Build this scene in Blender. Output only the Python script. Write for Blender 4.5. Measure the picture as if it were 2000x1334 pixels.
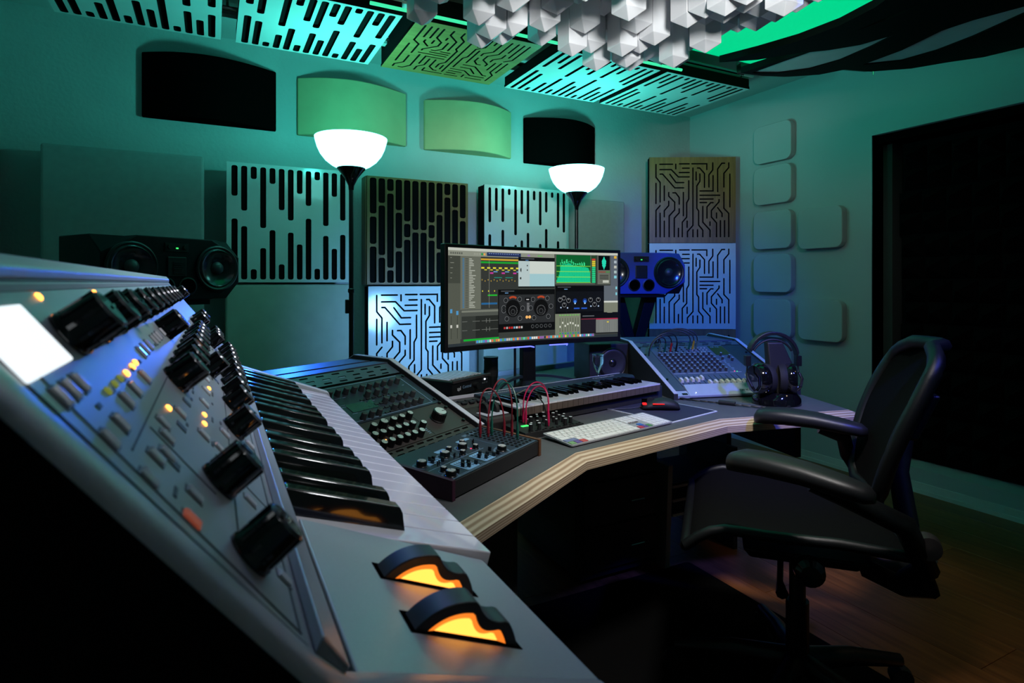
import bpy, math, random
from mathutils import Vector, Matrix

random.seed(7)
for o in list(bpy.data.objects):
    bpy.data.objects.remove(o)
S = bpy.context.scene
C = S.collection
R = math.radians

def lin(c):
    return tuple((x / 12.92 if x <= .04045 else ((x + .055) / 1.055) ** 2.4) for x in c)
def hx(r, g, b):
    return lin((r / 255, g / 255, b / 255))

# ------------------------------------------------------------------ camera
EYE = 1.10
cd = bpy.data.cameras.new('camera')
cam = bpy.data.objects.new('camera', cd); C.objects.link(cam)
cam.location = (0, 0, EYE); cam.rotation_euler = (R(90), 0, R(-27))
cd.sensor_width = 36; cd.lens = 36 * 1150 / 2000
cd.shift_y = -(667 - 553) / 2000
cd.clip_start = .01; cd.clip_end = 50
cd.dof.use_dof = True; cd.dof.focus_distance = 1.7; cd.dof.aperture_fstop = 22
S.camera = cam

# ------------------------------------------------------------------ world, lights, exposure
w = bpy.data.worlds.new('world'); S.world = w; w.use_nodes = True
w.node_tree.nodes['Background'].inputs[0].default_value = (.0, .0, .0, 1)
w.node_tree.nodes['Background'].inputs[1].default_value = 0
S.view_settings.view_transform = 'Standard'; S.view_settings.look = 'None'
S.view_settings.exposure = 0; S.view_settings.gamma = 1; S.view_settings.use_curve_mapping = False

TEAL = (.06, 1.0, .84)
def area(name, loc, target, size, energy, color, spread=180):
    l = bpy.data.lights.new(name, 'AREA'); l.energy = energy; l.color = color
    l.shape = 'DISK'; l.size = size; l.spread = R(spread)
    o = bpy.data.objects.new(name, l); C.objects.link(o); o.location = loc
    o.rotation_euler = (Vector(target) - Vector(loc)).to_track_quat('-Z', 'Y').to_euler()
    return o
def spot(name, loc, target, energy, color, angle, blend=.5, size=.05):
    l = bpy.data.lights.new(name, 'SPOT'); l.energy = energy; l.color = color
    l.spot_size = R(angle); l.spot_blend = blend; l.shadow_soft_size = size
    o = bpy.data.objects.new(name, l); C.objects.link(o); o.location = loc
    o.rotation_euler = (Vector(target) - Vector(loc)).to_track_quat('-Z', 'Y').to_euler()
    return o
# neutral downlight over the desk, blue studio spots, unseen fills added for synth, diffuser, wooden panel, wall and floor
spot('desk_downlight', (.95, .66, 1.98), (1.12, 1.46, .68), 82, (1, .96, .93), 74, .8, .10)
spot('synth_fill', (.75, .1, 2.3), (.06, .72, .95), 62, (.95, .97, 1), 38, .9, .12)  # unseen extra lamp, added to brighten keys and synth panel
spot('diffuser_fill', (.40, .0, 1.62), (1.15, 1.35, 1.97), 120, (.97, 1, 1), 52, .8, .12)  # added fill with no fixture, lifts the diffuser columns
spot('panel_fill', (.30, 1.35, 1.85), (1.06, 2.65, 2.2), 9, (1, .72, .42), 34, .9, .06)  # added warm fill for the wooden ceiling panel, no lamp there
spot('blue_spot', (1.0, -.3, 2.28), (2.50, 2.85, 1.02), 400, (.02, .10, 1), 31, .9, .06)
spot('blue_spot', (1.5, .0, 2.28), (1.78, 1.55, .72), 190, (.06, .09, 1), 42, .9, .06)
spot('blue_spot', (.30, 2.80, 1.24), (.22, 1.80, .87), 30, (.02, .12, 1), 42, .8, .04)
spot('violet_spot', (.35, 1.6, 2.30), (-.02, .75, 1.05), 34, (.30, .28, 1), 34, .8, .06)
spot('wall_fill', (1.2, .6, 2.3), (3.3, 2.6, .95), 34, (1, .97, .93), 52, 1, .2)  # unseen neutral fill put in to lift the right wall
spot('floor_fill', (2.3, .2, 2.3), (2.0, 1.0, 0), 12, (1, .74, .48), 46, .9, .1)  # added warm fill for the floor beside the chair
area('monitor_back_light', (1.10, 2.16, .88), (1.15, 3.2, .84), .25, 4, (.20, .48, 1), 80)

# ------------------------------------------------------------------ materials
MATS = {}
def mat(name, col, rough=.5, metal=0, emit=None, strength=0, var=0, scale=40, bump=0, bscale=200, spec=.5, coat=0, stretch=None, trans=0):
    m = bpy.data.materials.new(name); m.use_nodes = True
    nt = m.node_tree; b = nt.nodes['Principled BSDF']; L = nt.links
    b.inputs['Base Color'].default_value = (*col, 1); b.inputs['Roughness'].default_value = rough
    b.inputs['Metallic'].default_value = metal; b.inputs['Specular IOR Level'].default_value = spec
    b.inputs['Coat Weight'].default_value = coat; b.inputs['Transmission Weight'].default_value = trans
    if emit:
        b.inputs['Emission Color'].default_value = (*emit, 1); b.inputs['Emission Strength'].default_value = strength
    tc = None
    if var or bump:
        tc = nt.nodes.new('ShaderNodeTexCoord'); mp = nt.nodes.new('ShaderNodeMapping')
        L.new(tc.outputs['Object'], mp.inputs[0])
        if stretch: mp.inputs['Scale'].default_value = stretch
    if var:
        n = nt.nodes.new('ShaderNodeTexNoise'); n.inputs['Scale'].default_value = scale; n.inputs['Detail'].default_value = 4
        L.new(mp.outputs[0], n.inputs['Vector'])
        r = nt.nodes.new('ShaderNodeValToRGB')
        r.color_ramp.elements[0].position = .3; r.color_ramp.elements[1].position = .7
        r.color_ramp.elements[0].color = (*[c * (1 - var) for c in col], 1)
        r.color_ramp.elements[1].color = (*[min(1, c * (1 + var)) for c in col], 1)
        L.new(n.outputs['Fac'], r.inputs[0]); L.new(r.outputs[0], b.inputs['Base Color'])
    if bump:
        n = nt.nodes.new('ShaderNodeTexNoise'); n.inputs['Scale'].default_value = bscale; n.inputs['Detail'].default_value = 3
        L.new(mp.outputs[0], n.inputs['Vector'])
        bp = nt.nodes.new('ShaderNodeBump'); bp.inputs['Strength'].default_value = bump; bp.inputs['Distance'].default_value = .004
        L.new(n.outputs['Fac'], bp.inputs['Height']); L.new(bp.outputs[0], b.inputs['Normal'])
    MATS[name] = m
    return m
def glow(name, col, strength):
    return mat(name, (0, 0, 0), .5, emit=col, strength=strength)

mat('wall_paint', hx(168, 172, 170), .9, bump=.5, bscale=55, var=.03, scale=6)
mat('wall_smooth', hx(160, 165, 165), .85, var=.02, scale=4)
mat('ceiling_paint', hx(170, 172, 170), .9, var=.02, scale=4)
mat('trim_paint', hx(190, 192, 188), .5, var=.02)
mat('board_white', hx(204, 205, 204), .12, var=.02, scale=8)
mat('board_pale', hx(190, 192, 190), .7, var=.04, scale=12)
mat('jamb_teal', hx(58, 62, 62), .9)
mat('board_edge', hx(60, 50, 40), .7, var=.1)
mat('felt_black', (.004, .004, .004), 1, var=.3, scale=300, spec=.1)
mat('fabric_black', (.0015, .0015, .0015), 1, spec=.0)
mat('fabric_grey', hx(150, 152, 150), .95, bump=.3, bscale=900, var=.05, scale=30)
mat('fabric_pale', hx(178, 180, 168), .95, bump=.2, bscale=900, var=.06, scale=12)
mat('fabric_lime', hx(182, 166, 122), .95, bump=.2, bscale=900, var=.05, scale=10)
mat('foam_black', (.003, .003, .0035), 1, spec=.05, bump=.2, bscale=400)
mat('diffuser_white', hx(236, 236, 238), .45, var=.02, scale=20)
mat('metal_chrome', (.6, .6, .6), .15, 1)
mat('metal_dark', (.03, .03, .032), .4, .6)
mat('plastic_black', (.008, .008, .009), .35, var=.2, scale=60)
mat('plastic_gloss', (.004, .004, .005), .07, coat=.5)
mat('plastic_matt', (.012, .012, .013), .6, bump=.1, bscale=600)
mat('rubber_black', (.006, .006, .007), .75, var=.2)
mat('gloss_cloud', (.0012, .0014, .0014), .6, var=.2, spec=.08)
mat('gloss_rim', (.003, .004, .004), .12)
mat('key_front_shaded', hx(92, 80, 72), .4, var=.1)  # white key fronts, their shade painted in as brown-grey
mat('cheek_dark', hx(46, 46, 50), .5, var=.1)
mat('laminate', hx(84, 85, 88), .45, var=.08, scale=30, bump=.05, bscale=500)
mat('panel_anthracite', hx(64, 58, 58), .45, .3, var=.04, scale=90)
mat('panel_navy', hx(44, 54, 68), .4, .2, var=.05, scale=60)
mat('rack_steel', hx(92, 100, 120), .4, .5, var=.04, scale=60)
mat('cheek_white', hx(185, 186, 200), .4, var=.03, scale=30)
mat('synth_silver', hx(168, 174, 176), .38, .25, var=.03, scale=900, bump=.06, bscale=1500)
mat('synth_panel', hx(150, 156, 158), .42, .1, var=.03, scale=25)
mat('key_white', hx(225, 225, 232), .1, coat=.6)
mat('key_black', (.003, .003, .003), .12, coat=.4)
mat('key_bed', (.01, .012, .012), .7, var=.2)
mat('wheel_rim', (.018, .018, .02), .45, var=.1)
mat('button_clear', hx(216, 214, 222), .25, 0, coat=.5)
mat('button_red', hx(200, 130, 110), .25, emit=hx(200, 90, 60), strength=.25)
mat('button_dark', hx(40, 42, 46), .4)
mat('print_dark', hx(72, 76, 80), .6, var=.1)
mat('print_grey', hx(118, 120, 120), .6, var=.1)
mat('print_white', hx(205, 208, 212), .6, var=.05)
mat('print_blue', hx(120, 165, 205), .5, var=.06, scale=60)
mat('print_line', hx(120, 150, 180), .5, var=.05)
mat('cap_silver', hx(200, 200, 198), .3, .35)
mat('cap_edge_glint', (.22, .22, .24), .22, .6)  # pale ring on black knobs, painted in for the edge highlight
mat('wood_cheek', hx(92, 58, 36), .5, var=.25, scale=10, stretch=(2, 20, 20))
mat('cheek_purple_lit', hx(62, 22, 46), .45, var=.15, scale=20)  # purple reflected light painted into the end cheek colour
mat('fader_cap', hx(215, 215, 208), .35, var=.03)
mat('knob_grey', hx(46, 50, 54), .5, var=.1)
mat('mixer_panel', hx(88, 100, 128), .42, .3, var=.05, scale=60)
mat('mixer_light', hx(185, 195, 215), .35, .3, var=.03)
mat('kb_white', hx(232, 232, 230), .35, var=.02)
mat('kb_base', hx(168, 170, 174), .45, .2)
mat('kb_alu', hx(190, 190, 194), .35, .6)
for n_, c_ in dict(blue=(60, 110, 190), green=(80, 140, 85), violet=(105, 85, 150), red=(190, 60, 85), pinkred=(200, 85, 85), sage=(120, 160, 110), slate=(120, 130, 165)).items():
    mat('key_' + n_, hx(*c_), .4, var=.05)
mat('cable_red', hx(120, 26, 40), .4, var=.1); mat('cable_green', hx(16, 84, 70), .4, var=.1)
mat('cable_magenta', hx(190, 20, 80), .4, var=.1); mat('cable_black', (.006, .006, .006), .5, var=.1)
mat('plug_yellow', hx(190, 150, 40), .4); mat('plug_red', hx(170, 30, 30), .4); mat('plug_grey', hx(80, 110, 100), .4)
mat('glass_clear', (.9, .95, .95), .03, trans=1)
mat('sand', hx(60, 60, 90), .9, var=.2, scale=400)
mat('speaker_body', (.0045, .0035, .0055), .5, bump=.12, bscale=700, spec=.15)
mat('speaker_blue_lit', hx(46, 60, 150), .5, bump=.1, bscale=700)  # black cabinet with the blue light painted into its colour
mat('cone_grey', (.03, .03, .034), .45, var=.1)
mat('cone_gloss', (.012, .012, .014), .18, coat=.3)
mat('mesh_black', (.0016, .0016, .0018), .9, bump=.6, bscale=900, spec=.12)
mat('chair_frame', (.004, .0044, .005), .42, bump=.15, bscale=800)
mat('arm_pad', (.012, .012, .014), .42, bump=.1, bscale=700)
mat('mat_black', (.002, .002, .002), .95, spec=.1)
mat('carton', (.010, .010, .013), .5, var=.6, scale=3)
mat('display_teal', hx(40, 78, 84), .12, coat=.5, var=.2, scale=30)
mat('pad_navy', hx(38, 40, 62), .8, bump=.1, bscale=900)
mat('lens_black', (.003, .003, .003), .2)
glow('shade_glow', (.21, 1.0, .90), 5.2)
glow('bulb_glow', (.06, 1, .85), 20)
glow('lcd_glow', (.86, .95, 1.0), 1.15)
glow('led_orange', (1.0, .33, .05), 5)
glow('led_amber', (1.0, .36, .05), 2.6)
glow('led_red', (1, .03, .12), 2); glow('led_green', (.05, 1, .15), 1.6); glow('led_blue', (.2, .25, 1), 3)
glow('led_white', (.8, .85, 1), 2.5); glow('led_olive', (.18, .22, .03), .8)
glow('mouse_red', (1, .02, .02), 1.2)
glow('strip_violet', (.10, .12, 1), 3.0)
glow('green_lit_glow', (.0, .62, .24), 1.1)  # emission in place of green LED light falling on a surface
glow('tube_green', (.05, .8, .38), 1.1)

def wood(name, dark, light, axis, scale=1.0, rough=.5):
    m = bpy.data.materials.new(name); m.use_nodes = True; nt = m.node_tree; L = nt.links; b = nt.nodes['Principled BSDF']
    tc = nt.nodes.new('ShaderNodeTexCoord'); mp = nt.nodes.new('ShaderNodeMapping'); L.new(tc.outputs['Object'], mp.inputs[0])
    sc = [14 * scale] * 3; sc[axis] = .9 * scale; mp.inputs['Scale'].default_value = sc
    n = nt.nodes.new('ShaderNodeTexNoise'); n.inputs['Scale'].default_value = 3; n.inputs['Detail'].default_value = 8; n.inputs['Roughness'].default_value = .65
    n.inputs['Distortion'].default_value = .6; L.new(mp.outputs[0], n.inputs['Vector'])
    r = nt.nodes.new('ShaderNodeValToRGB'); e = r.color_ramp.elements
    e[0].position = .3; e[0].color = (*dark, 1); e[1].position = .72; e[1].color = (*light, 1)
    L.new(n.outputs['Fac'], r.inputs[0])
    oi = nt.nodes.new('ShaderNodeObjectInfo'); mx = nt.nodes.new('ShaderNodeMixRGB'); mx.blend_type = 'MULTIPLY'; mx.inputs[0].default_value = .5
    rr = nt.nodes.new('ShaderNodeValToRGB'); rr.color_ramp.elements[0].color = (.55, .5, .45, 1); rr.color_ramp.elements[1].color = (1, 1, 1, 1)
    L.new(oi.outputs['Random'], rr.inputs[0]); L.new(r.outputs[0], mx.inputs[1]); L.new(rr.outputs[0], mx.inputs[2])
    L.new(mx.outputs[0], b.inputs['Base Color']); b.inputs['Roughness'].default_value = rough
    MATS[name] = m
wood('oak_floor', hx(104, 58, 28), hx(158, 96, 50), 1, 1.0, .45)
wood('board_birch', hx(150, 112, 56), hx(186, 146, 82), 0, .6, .45)
wood('board_walnut', hx(104, 72, 38), hx(146, 106, 58), 1, .8, .5)
wood('board_brown', hx(112, 80, 54), hx(150, 108, 72), 1, .7, .5)

def plywood():
    m = bpy.data.materials.new('plywood'); m.use_nodes = True; nt = m.node_tree; L = nt.links; b = nt.nodes['Principled BSDF']
    tc = nt.nodes.new('ShaderNodeTexCoord'); sp = nt.nodes.new('ShaderNodeSeparateXYZ'); L.new(tc.outputs['Object'], sp.inputs[0])
    nz = nt.nodes.new('ShaderNodeTexNoise'); nz.inputs['Scale'].default_value = 9; nz.inputs['Detail'].default_value = 6; L.new(tc.outputs['Object'], nz.inputs['Vector'])
    a = nt.nodes.new('ShaderNodeMath'); a.operation = 'MULTIPLY_ADD'; a.inputs[1].default_value = .0022
    L.new(nz.outputs['Fac'], a.inputs[0]); L.new(sp.outputs['Z'], a.inputs[2])
    f = nt.nodes.new('ShaderNodeMath'); f.operation = 'MULTIPLY'; f.inputs[1].default_value = 1 / .0026; L.new(a.outputs[0], f.inputs[0])
    fr = nt.nodes.new('ShaderNodeMath'); fr.operation = 'PINGPONG'; fr.inputs[1].default_value = 1; L.new(f.outputs[0], fr.inputs[0])
    r = nt.nodes.new('ShaderNodeValToRGB'); e = r.color_ramp.elements
    e[0].position = .25; e[0].color = (*hx(204, 186, 160), 1); e[1].position = .75; e[1].color = (*hx(152, 126, 100), 1)
    L.new(fr.outputs[0], r.inputs[0]); L.new(r.outputs[0], b.inputs['Base Color']); b.inputs['Roughness'].default_value = .55
    MATS['plywood'] = m
plywood()
def vcol(name, strength=1.0):
    m = bpy.data.materials.new(name); m.use_nodes = True; nt = m.node_tree; b = nt.nodes['Principled BSDF']
    a = nt.nodes.new('ShaderNodeVertexColor'); a.layer_name = 'Col'
    nt.links.new(a.outputs[0], b.inputs['Emission Color']); b.inputs['Emission Strength'].default_value = strength
    b.inputs['Base Color'].default_value = (.004, .004, .004, 1); b.inputs['Roughness'].default_value = .25
    MATS[name] = m
vcol('screen_pixels', .95)

# ------------------------------------------------------------------ mesh helpers
class MB:
    def __init__(s): s.v = []; s.f = []; s.m = []; s.c = []
    def add(s, vs, fs, mi=0, M=None, col=None):
        k = len(s.v)
        s.v += [tuple(M @ Vector(p)) if M else tuple(p) for p in vs]
        for f in fs: s.f.append([i + k for i in f]); s.m.append(mi); s.c.append(col)
        return s
    def box(s, a, b, mi=0, M=None):
        x0, y0, z0 = a; x1, y1, z1 = b
        return s.add([(x0, y0, z0), (x1, y0, z0), (x1, y1, z0), (x0, y1, z0), (x0, y0, z1), (x1, y0, z1), (x1, y1, z1), (x0, y1, z1)],
                     [(0, 3, 2, 1), (4, 5, 6, 7), (0, 1, 5, 4), (1, 2, 6, 5), (2, 3, 7, 6), (3, 0, 4, 7)], mi, M)
    def prism(s, poly, z0, z1, mi=0, M=None):
        n = len(poly)
        vs = [(x, y, z0) for x, y in poly] + [(x, y, z1) for x, y in poly]
        fs = [list(range(n))[::-1], list(range(n, 2 * n))] + [(i, (i + 1) % n, n + (i + 1) % n, n + i) for i in range(n)]
        return s.add(vs, fs, mi, M)
    def loft(s, rings, mi=0, M=None, caps=True, closed=True):
        n = len(rings[0]); vs = [p for r in rings for p in r]; fs = []
        for j in range(len(rings) - 1):
            for i in range(n if closed else n - 1):
                a = j * n + i; b = j * n + (i + 1) % n
                fs.append((a, b, b + n, a + n))
        if caps: fs += [list(range(n))[::-1], list(range((len(rings) - 1) * n, len(rings) * n))]
        return s.add(vs, fs, mi, M)
    def lathe(s, prof, n=24, mi=0, M=None, cap=True):
        rings = [[(r * math.cos(2 * math.pi * i / n), r * math.sin(2 * math.pi * i / n), z) for i in range(n)] for r, z in prof]
        return s.loft(rings, mi, M, caps=cap)
    def cyl(s, p0, p1, r0, r1=None, n=14, mi=0):
        p0 = Vector(p0); p1 = Vector(p1); d = p1 - p0
        M = Matrix.Translation(p0) @ d.to_track_quat('Z', 'Y').to_matrix().to_4x4()
        return s.lathe([(r0, 0), (r1 if r1 is not None else r0, d.length)], n, mi, M)
    def tube(s, pts, r, n=8, mi=0, M=None):
        pts = [Vector(p) for p in pts]; rings = []; up = Vector((0, 0, 1))
        for i, p in enumerate(pts):
            t = (pts[min(i + 1, len(pts) - 1)] - pts[max(i - 1, 0)]).normalized()
            a = t.cross(up)
            if a.length < .05: a = t.cross(Vector((1, 0, 0)))
            a.normalize(); b = t.cross(a)
            rr = r[i] if isinstance(r, (list, tuple)) else r
            rings.append([tuple(p + a * rr * math.cos(2 * math.pi * k / n) + b * rr * math.sin(2 * math.pi * k / n)) for k in range(n)])
        return s.loft(rings, mi, M)
    def quad(s, a, b, c, d, mi=0, M=None, col=None): return s.add([a, b, c, d], [(0, 1, 2, 3)], mi, M, col)
    def mesh(s, name, mats, smooth=30):
        me = bpy.data.meshes.new(name); me.from_pydata(s.v, [], s.f)
        if isinstance(mats, str): mats = [mats]
        for m in mats: me.materials.append(MATS[m])
        if len(mats) > 1: me.polygons.foreach_set('material_index', s.m)
        if any(c is not None for c in s.c):
            ca = me.color_attributes.new('Col', 'FLOAT_COLOR', 'CORNER'); i = 0
            for p in me.polygons:
                c = s.c[p.index] or (0, 0, 0)
                for _ in p.loop_indices: ca.data[i].color = (*c, 1); i += 1
        me.update(); 
        if smooth:
            me.polygons.foreach_set('use_smooth', [True] * len(me.polygons)); me.set_sharp_from_angle(angle=R(smooth))
        return me
    def build(s, name, mats, parent=None, smooth=30, bevel=0, loc=(0, 0, 0), rot=None, M=None):
        return obj(name, s.mesh(name, mats, smooth), parent, loc, rot, bevel, M)

def obj(name, me, parent=None, loc=(0, 0, 0), rot=None, bevel=0, M=None):
    o = bpy.data.objects.new(name, me); C.objects.link(o); o.parent = parent
    if M is not None: o.matrix_basis = M
    else:
        o.location = loc
        if rot: o.rotation_euler = rot
    if bevel:
        b = o.modifiers.new('bevel', 'BEVEL'); b.width = bevel; b.segments = 3; b.limit_method = 'ANGLE'; b.angle_limit = R(40)
    return o
def tag(o, label, cat, group=None):
    o['label'] = label; o['category'] = cat
    if group: o['group'] = group
    return o
def thing(name, label, cat, loc=(0, 0, 0), rz=0, group=None, M=None):
    o = bpy.data.objects.new(name, None); C.objects.link(o); o.empty_display_size = .05
    if M is not None: o.matrix_basis = M
    else: o.location = loc; o.rotation_euler = (0, 0, rz)
    return tag(o, label, cat, group)
def struct(o): o['kind'] = 'structure'; return o
def frame(o, x, y):
    x = Vector(x).normalized(); y = Vector(y); z = x.cross(y).normalized(); y = z.cross(x)
    return Matrix(((x.x, y.x, z.x, o[0]), (x.y, y.y, z.y, o[1]), (x.z, y.z, z.z, o[2]), (0, 0, 0, 1)))
def text_mesh(txt, size, name='lettering', m='print_dark', ext=.0002, align='CENTER'):
    cu = bpy.data.curves.new(name, 'FONT'); cu.body = txt; cu.size = size; cu.extrude = ext; cu.align_x = align; cu.align_y = 'CENTER'; cu.resolution_u = 2
    t = bpy.data.objects.new('tmp', cu); C.objects.link(t)
    dg = bpy.context.evaluated_depsgraph_get(); me = bpy.data.meshes.new_from_object(t.evaluated_get(dg)); me.name = name
    bpy.data.objects.remove(t); bpy.data.curves.remove(cu); me.materials.clear(); me.materials.append(MATS[m]); return me
def marks(parent, M, length, h, m):
    # unreadable small lettering: a row of letter-like strokes, one flat print
    k = MB(); x = 0
    while x < length - h * .7:
        wd = h * random.uniform(.45, .75); t = h * .16; kind = random.randrange(4)
        k.box((x, 0, 0), (x + t, h, .0003))
        if kind in (0, 1): k.box((x, h - t, 0), (x + wd, h, .0003))
        if kind in (1, 2): k.box((x, 0, 0), (x + wd, t, .0003))
        if kind in (0, 3): k.box((x, h * .45, 0), (x + wd * .8, h * .45 + t, .0003))
        if kind in (2, 3): k.box((x + wd - t, 0, 0), (x + wd, h, .0003))
        x += wd + h * (.22 if random.random() < .8 else .7)
    return k.build('lettering', m, parent, 0, M=M)
def board_mesh(name, outer, holes, thick, m):
    cu = bpy.data.curves.new(name, 'CURVE'); cu.dimensions = '2D'; cu.fill_mode = 'BOTH'; cu.extrude = thick / 2
    for lp in [outer] + holes:
        sp = cu.splines.new('POLY'); sp.points.add(len(lp) - 1)
        for p, q in zip(sp.points, lp): p.co = (q[0], q[1], 0, 1)
        sp.use_cyclic_u = True
    t = bpy.data.objects.new('tmp', cu); C.objects.link(t)
    dg = bpy.context.evaluated_depsgraph_get(); me = bpy.data.meshes.new_from_object(t.evaluated_get(dg)); me.name = name
    bpy.data.objects.remove(t); bpy.data.curves.remove(cu); me.materials.clear(); me.materials.append(MATS[m]); me.materials.append(MATS['felt_black'])
    for p in me.polygons: p.material_index = 1 if abs(p.normal.z) < .5 else 0
    return me
def remat(me, m):
    k = me.copy(); k.materials[0] = MATS[m]; return k
def rrect(x0, y0, x1, y1, r, n=4):
    p = []
    for cx, cy, a in ((x1 - r, y1 - r, 0), (x0 + r, y1 - r, 90), (x0 + r, y0 + r, 180), (x1 - r, y0 + r, 270)):
        for k in range(n + 1): t = R(a + 90 * k / n); p.append((cx + r * math.cos(t), cy + r * math.sin(t)))
    return p
def stroke(pts, wd):
    P = [Vector(p) for p in pts]; h = wd / 2; ns = []
    for i in range(len(P) - 1): d = (P[i + 1] - P[i]).normalized(); ns.append(Vector((-d.y, d.x)))
    off = []
    for i in range(len(P)):
        a = ns[max(0, i - 1)]; b = ns[min(i, len(ns) - 1)]; off.append((a + b) / (1 + a.dot(b)) * h)
    lp = [P[i] + off[i] for i in range(len(P))]
    a0 = math.atan2(ns[-1].y, ns[-1].x); lp += [P[-1] + Vector((math.cos(a0 - math.pi * k / 5), math.sin(a0 - math.pi * k / 5))) * h for k in range(1, 5)]
    lp += [P[i] - off[i] for i in range(len(P) - 1, -1, -1)]
    a0 = math.atan2(-ns[0].y, -ns[0].x); lp += [P[0] + Vector((math.cos(a0 - math.pi * k / 5), math.sin(a0 - math.pi * k / 5))) * h for k in range(1, 5)]
    return [(p.x, p.y) for p in lp]
def arc_pts(p0, p1, lift, n=14, side=(0, 0, 0)):
    p0 = Vector(p0); p1 = Vector(p1); o = []
    for i in range(n + 1):
        t = i / n; k = math.sin(math.pi * t) ** .85
        o.append(p0.lerp(p1, (1 - math.cos(math.pi * t)) / 2) + Vector((0, 0, lift * k)) + Vector(side) * math.sin(math.pi * t))
    return o

# ================================================================== room
XW, YW, ZC = 3.31, 3.45, 2.39
XL, YF = -.86, -1.4
fl = struct(MB().box((XL, YF, -.05), (XW + .25, YW, -.012)).build('floor', 'oak_floor', smooth=0))
pm = {}
nx = 22; pw = (XW + .25 - XL) / nx
for i in range(nx):
    y = YF - random.uniform(0, .9)
    while y < YW:
        y0, y1 = max(y, YF), min(y + 1.2, YW)
        if y1 - y0 > .02:
            k = round(y1 - y0, 2)
            if k not in pm: pm[k] = MB().box((.0008, .0008, -.012), (pw - .0008, y1 - y0 - .0008, 0)).mesh('plank', 'oak_floor', 0)
            obj('plank', pm[k], fl, (XL + i * pw, y0, 0), bevel=.001)
        y += 1.2
struct(MB().box((XL - .1, YF - .1, ZC), (XW + .4, YW + .1, ZC + .1)).build('ceiling', 'ceiling_paint', smooth=0))
struct(MB().box((XL - .1, YW, -.05), (XW + .4, YW + .1, ZC)).build('wall_back', 'wall_paint', smooth=0))
struct(MB().box((XL - .1, YF - .1, -.05), (XL, YW, ZC)).build('wall_left', 'wall_paint', smooth=0))
struct(MB().box((XL - .1, YF - .1, -.05), (XW + .4, YF, ZC)).build('wall_front', 'wall_smooth', smooth=0))
OY0, OY1, OZ0, OZ1, RD = -.55, 2.03, .125, 1.93, .20
wr = MB().box((XW, OY1, -.05), (XW + .3, YW, ZC)).box((XW, YF, -.05), (XW + .3, OY0, ZC)).box((XW, OY0, OZ1), (XW + .3, OY1, ZC)).box((XW, OY0, -.05), (XW + .3, OY1, OZ0)).box((XW + RD, OY0, OZ0), (XW + .3, OY1, OZ1))
struct(wr.build('wall_right', 'wall_smooth', smooth=0))
struct(MB().box((XW - .014, YF, 0), (XW, YW, .02)).box((XW - .008, YF, .02), (XW, YW, .055)).build('baseboard_right', 'trim_paint', smooth=0))
struct(MB().box((XL, YW - .014, 0), (XW - .014, YW, .055)).build('baseboard_back', 'trim_paint', smooth=0))
win = struct(MB().box((XW - .001, OY1, OZ0), (XW + RD, OY1 + .004, OZ1)).build('window_1', 'plastic_black', smooth=0))
MB().box((XW + .03, OY0, OZ1 - .045), (XW + RD, OY1, OZ1), 0).build('window_head', 'fabric_black', win, 0)
MB().box((XW + .10, OY1 - .05, OZ0), (XW + RD, OY1, OZ1)).build('window_jamb', 'jamb_teal', win, 0)
# foam plug in the recess
fp = thing('foam_window_plug', 'black pyramid-foam acoustic panel filling the big opening in the right wall', 'acoustic foam', (XW + RD, OY1, OZ0))
MB().box((-.05, OY0 - OY1 + .01, .01), (-.001, -.075, OZ1 - OZ0 - .05)).build('backing_board', 'foam_black', fp, 0)
ft = MB(); q = .118
for i in range(2):
    for j in range(2):
        x0, y0 = i * q, j * q
        ft.add([(x0, y0, 0), (x0 + q, y0, 0), (x0 + q, y0 + q, 0), (x0, y0 + q, 0), (x0 + q / 2, y0 + q / 2, .095)], [(3, 2, 1, 0), (0, 1, 4), (1, 2, 4), (2, 3, 4), (3, 0, 4)])
ftm = ft.mesh('foam_tile', 'foam_black', 0)
for i in range(7):
    jig = (.0, .022, .006, .03, .012, .0, .026)[i]
    for j in range(11):
        yy = -.062 - jig - (j + 1) * .236
        if OY1 + yy < OY0: continue
        obj('foam_tile', ftm, fp, M=Matrix.Translation((-.05, yy, .02 + i * .245)) @ Matrix(((0, 0, -1, 0), (1, 0, 0, 0), (0, 1, 0, 0), (0, 0, 0, 1))))
# rounded wall tiles
tm_ = MB().prism(rrect(-.145, -.125, .145, .125, .045, 6), 0, .045).mesh('wall_tile', 'wall_smooth', 30)
TL = [(2.665, 2.02), (2.665, 1.745), (2.665, 1.45), (2.665, 1.165), (2.665, .87), (2.665, .585), (2.325, 1.435), (2.325, .875)]
TN = ['topmost tile of the left column', 'second tile from the top of the left column', 'third tile from the top of the left column', 'fourth tile from the top of the left column',
      'tile right above the headphone band, fifth in the left column', 'tile behind the headphones, lowest of the left column', 'upper tile of the right column beside the dark opening', 'lower tile of the right column beside the dark opening']
for (y, z), n in zip(TL, TN):
    o = obj('wall_tile', tm_, None, M=Matrix.Translation((XW, y, z)) @ Matrix(((0, 0, -1, 0), (-1, 0, 0, 0), (0, 1, 0, 0), (0, 0, 0, 1))))
    bv = o.modifiers.new('bevel', 'BEVEL'); bv.width = .004; bv.segments = 2; bv.limit_method = 'ANGLE'
    tag(o, 'rounded square wall tile, ' + n, 'wall tile', 'rounded wall tiles on the right wall')

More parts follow.
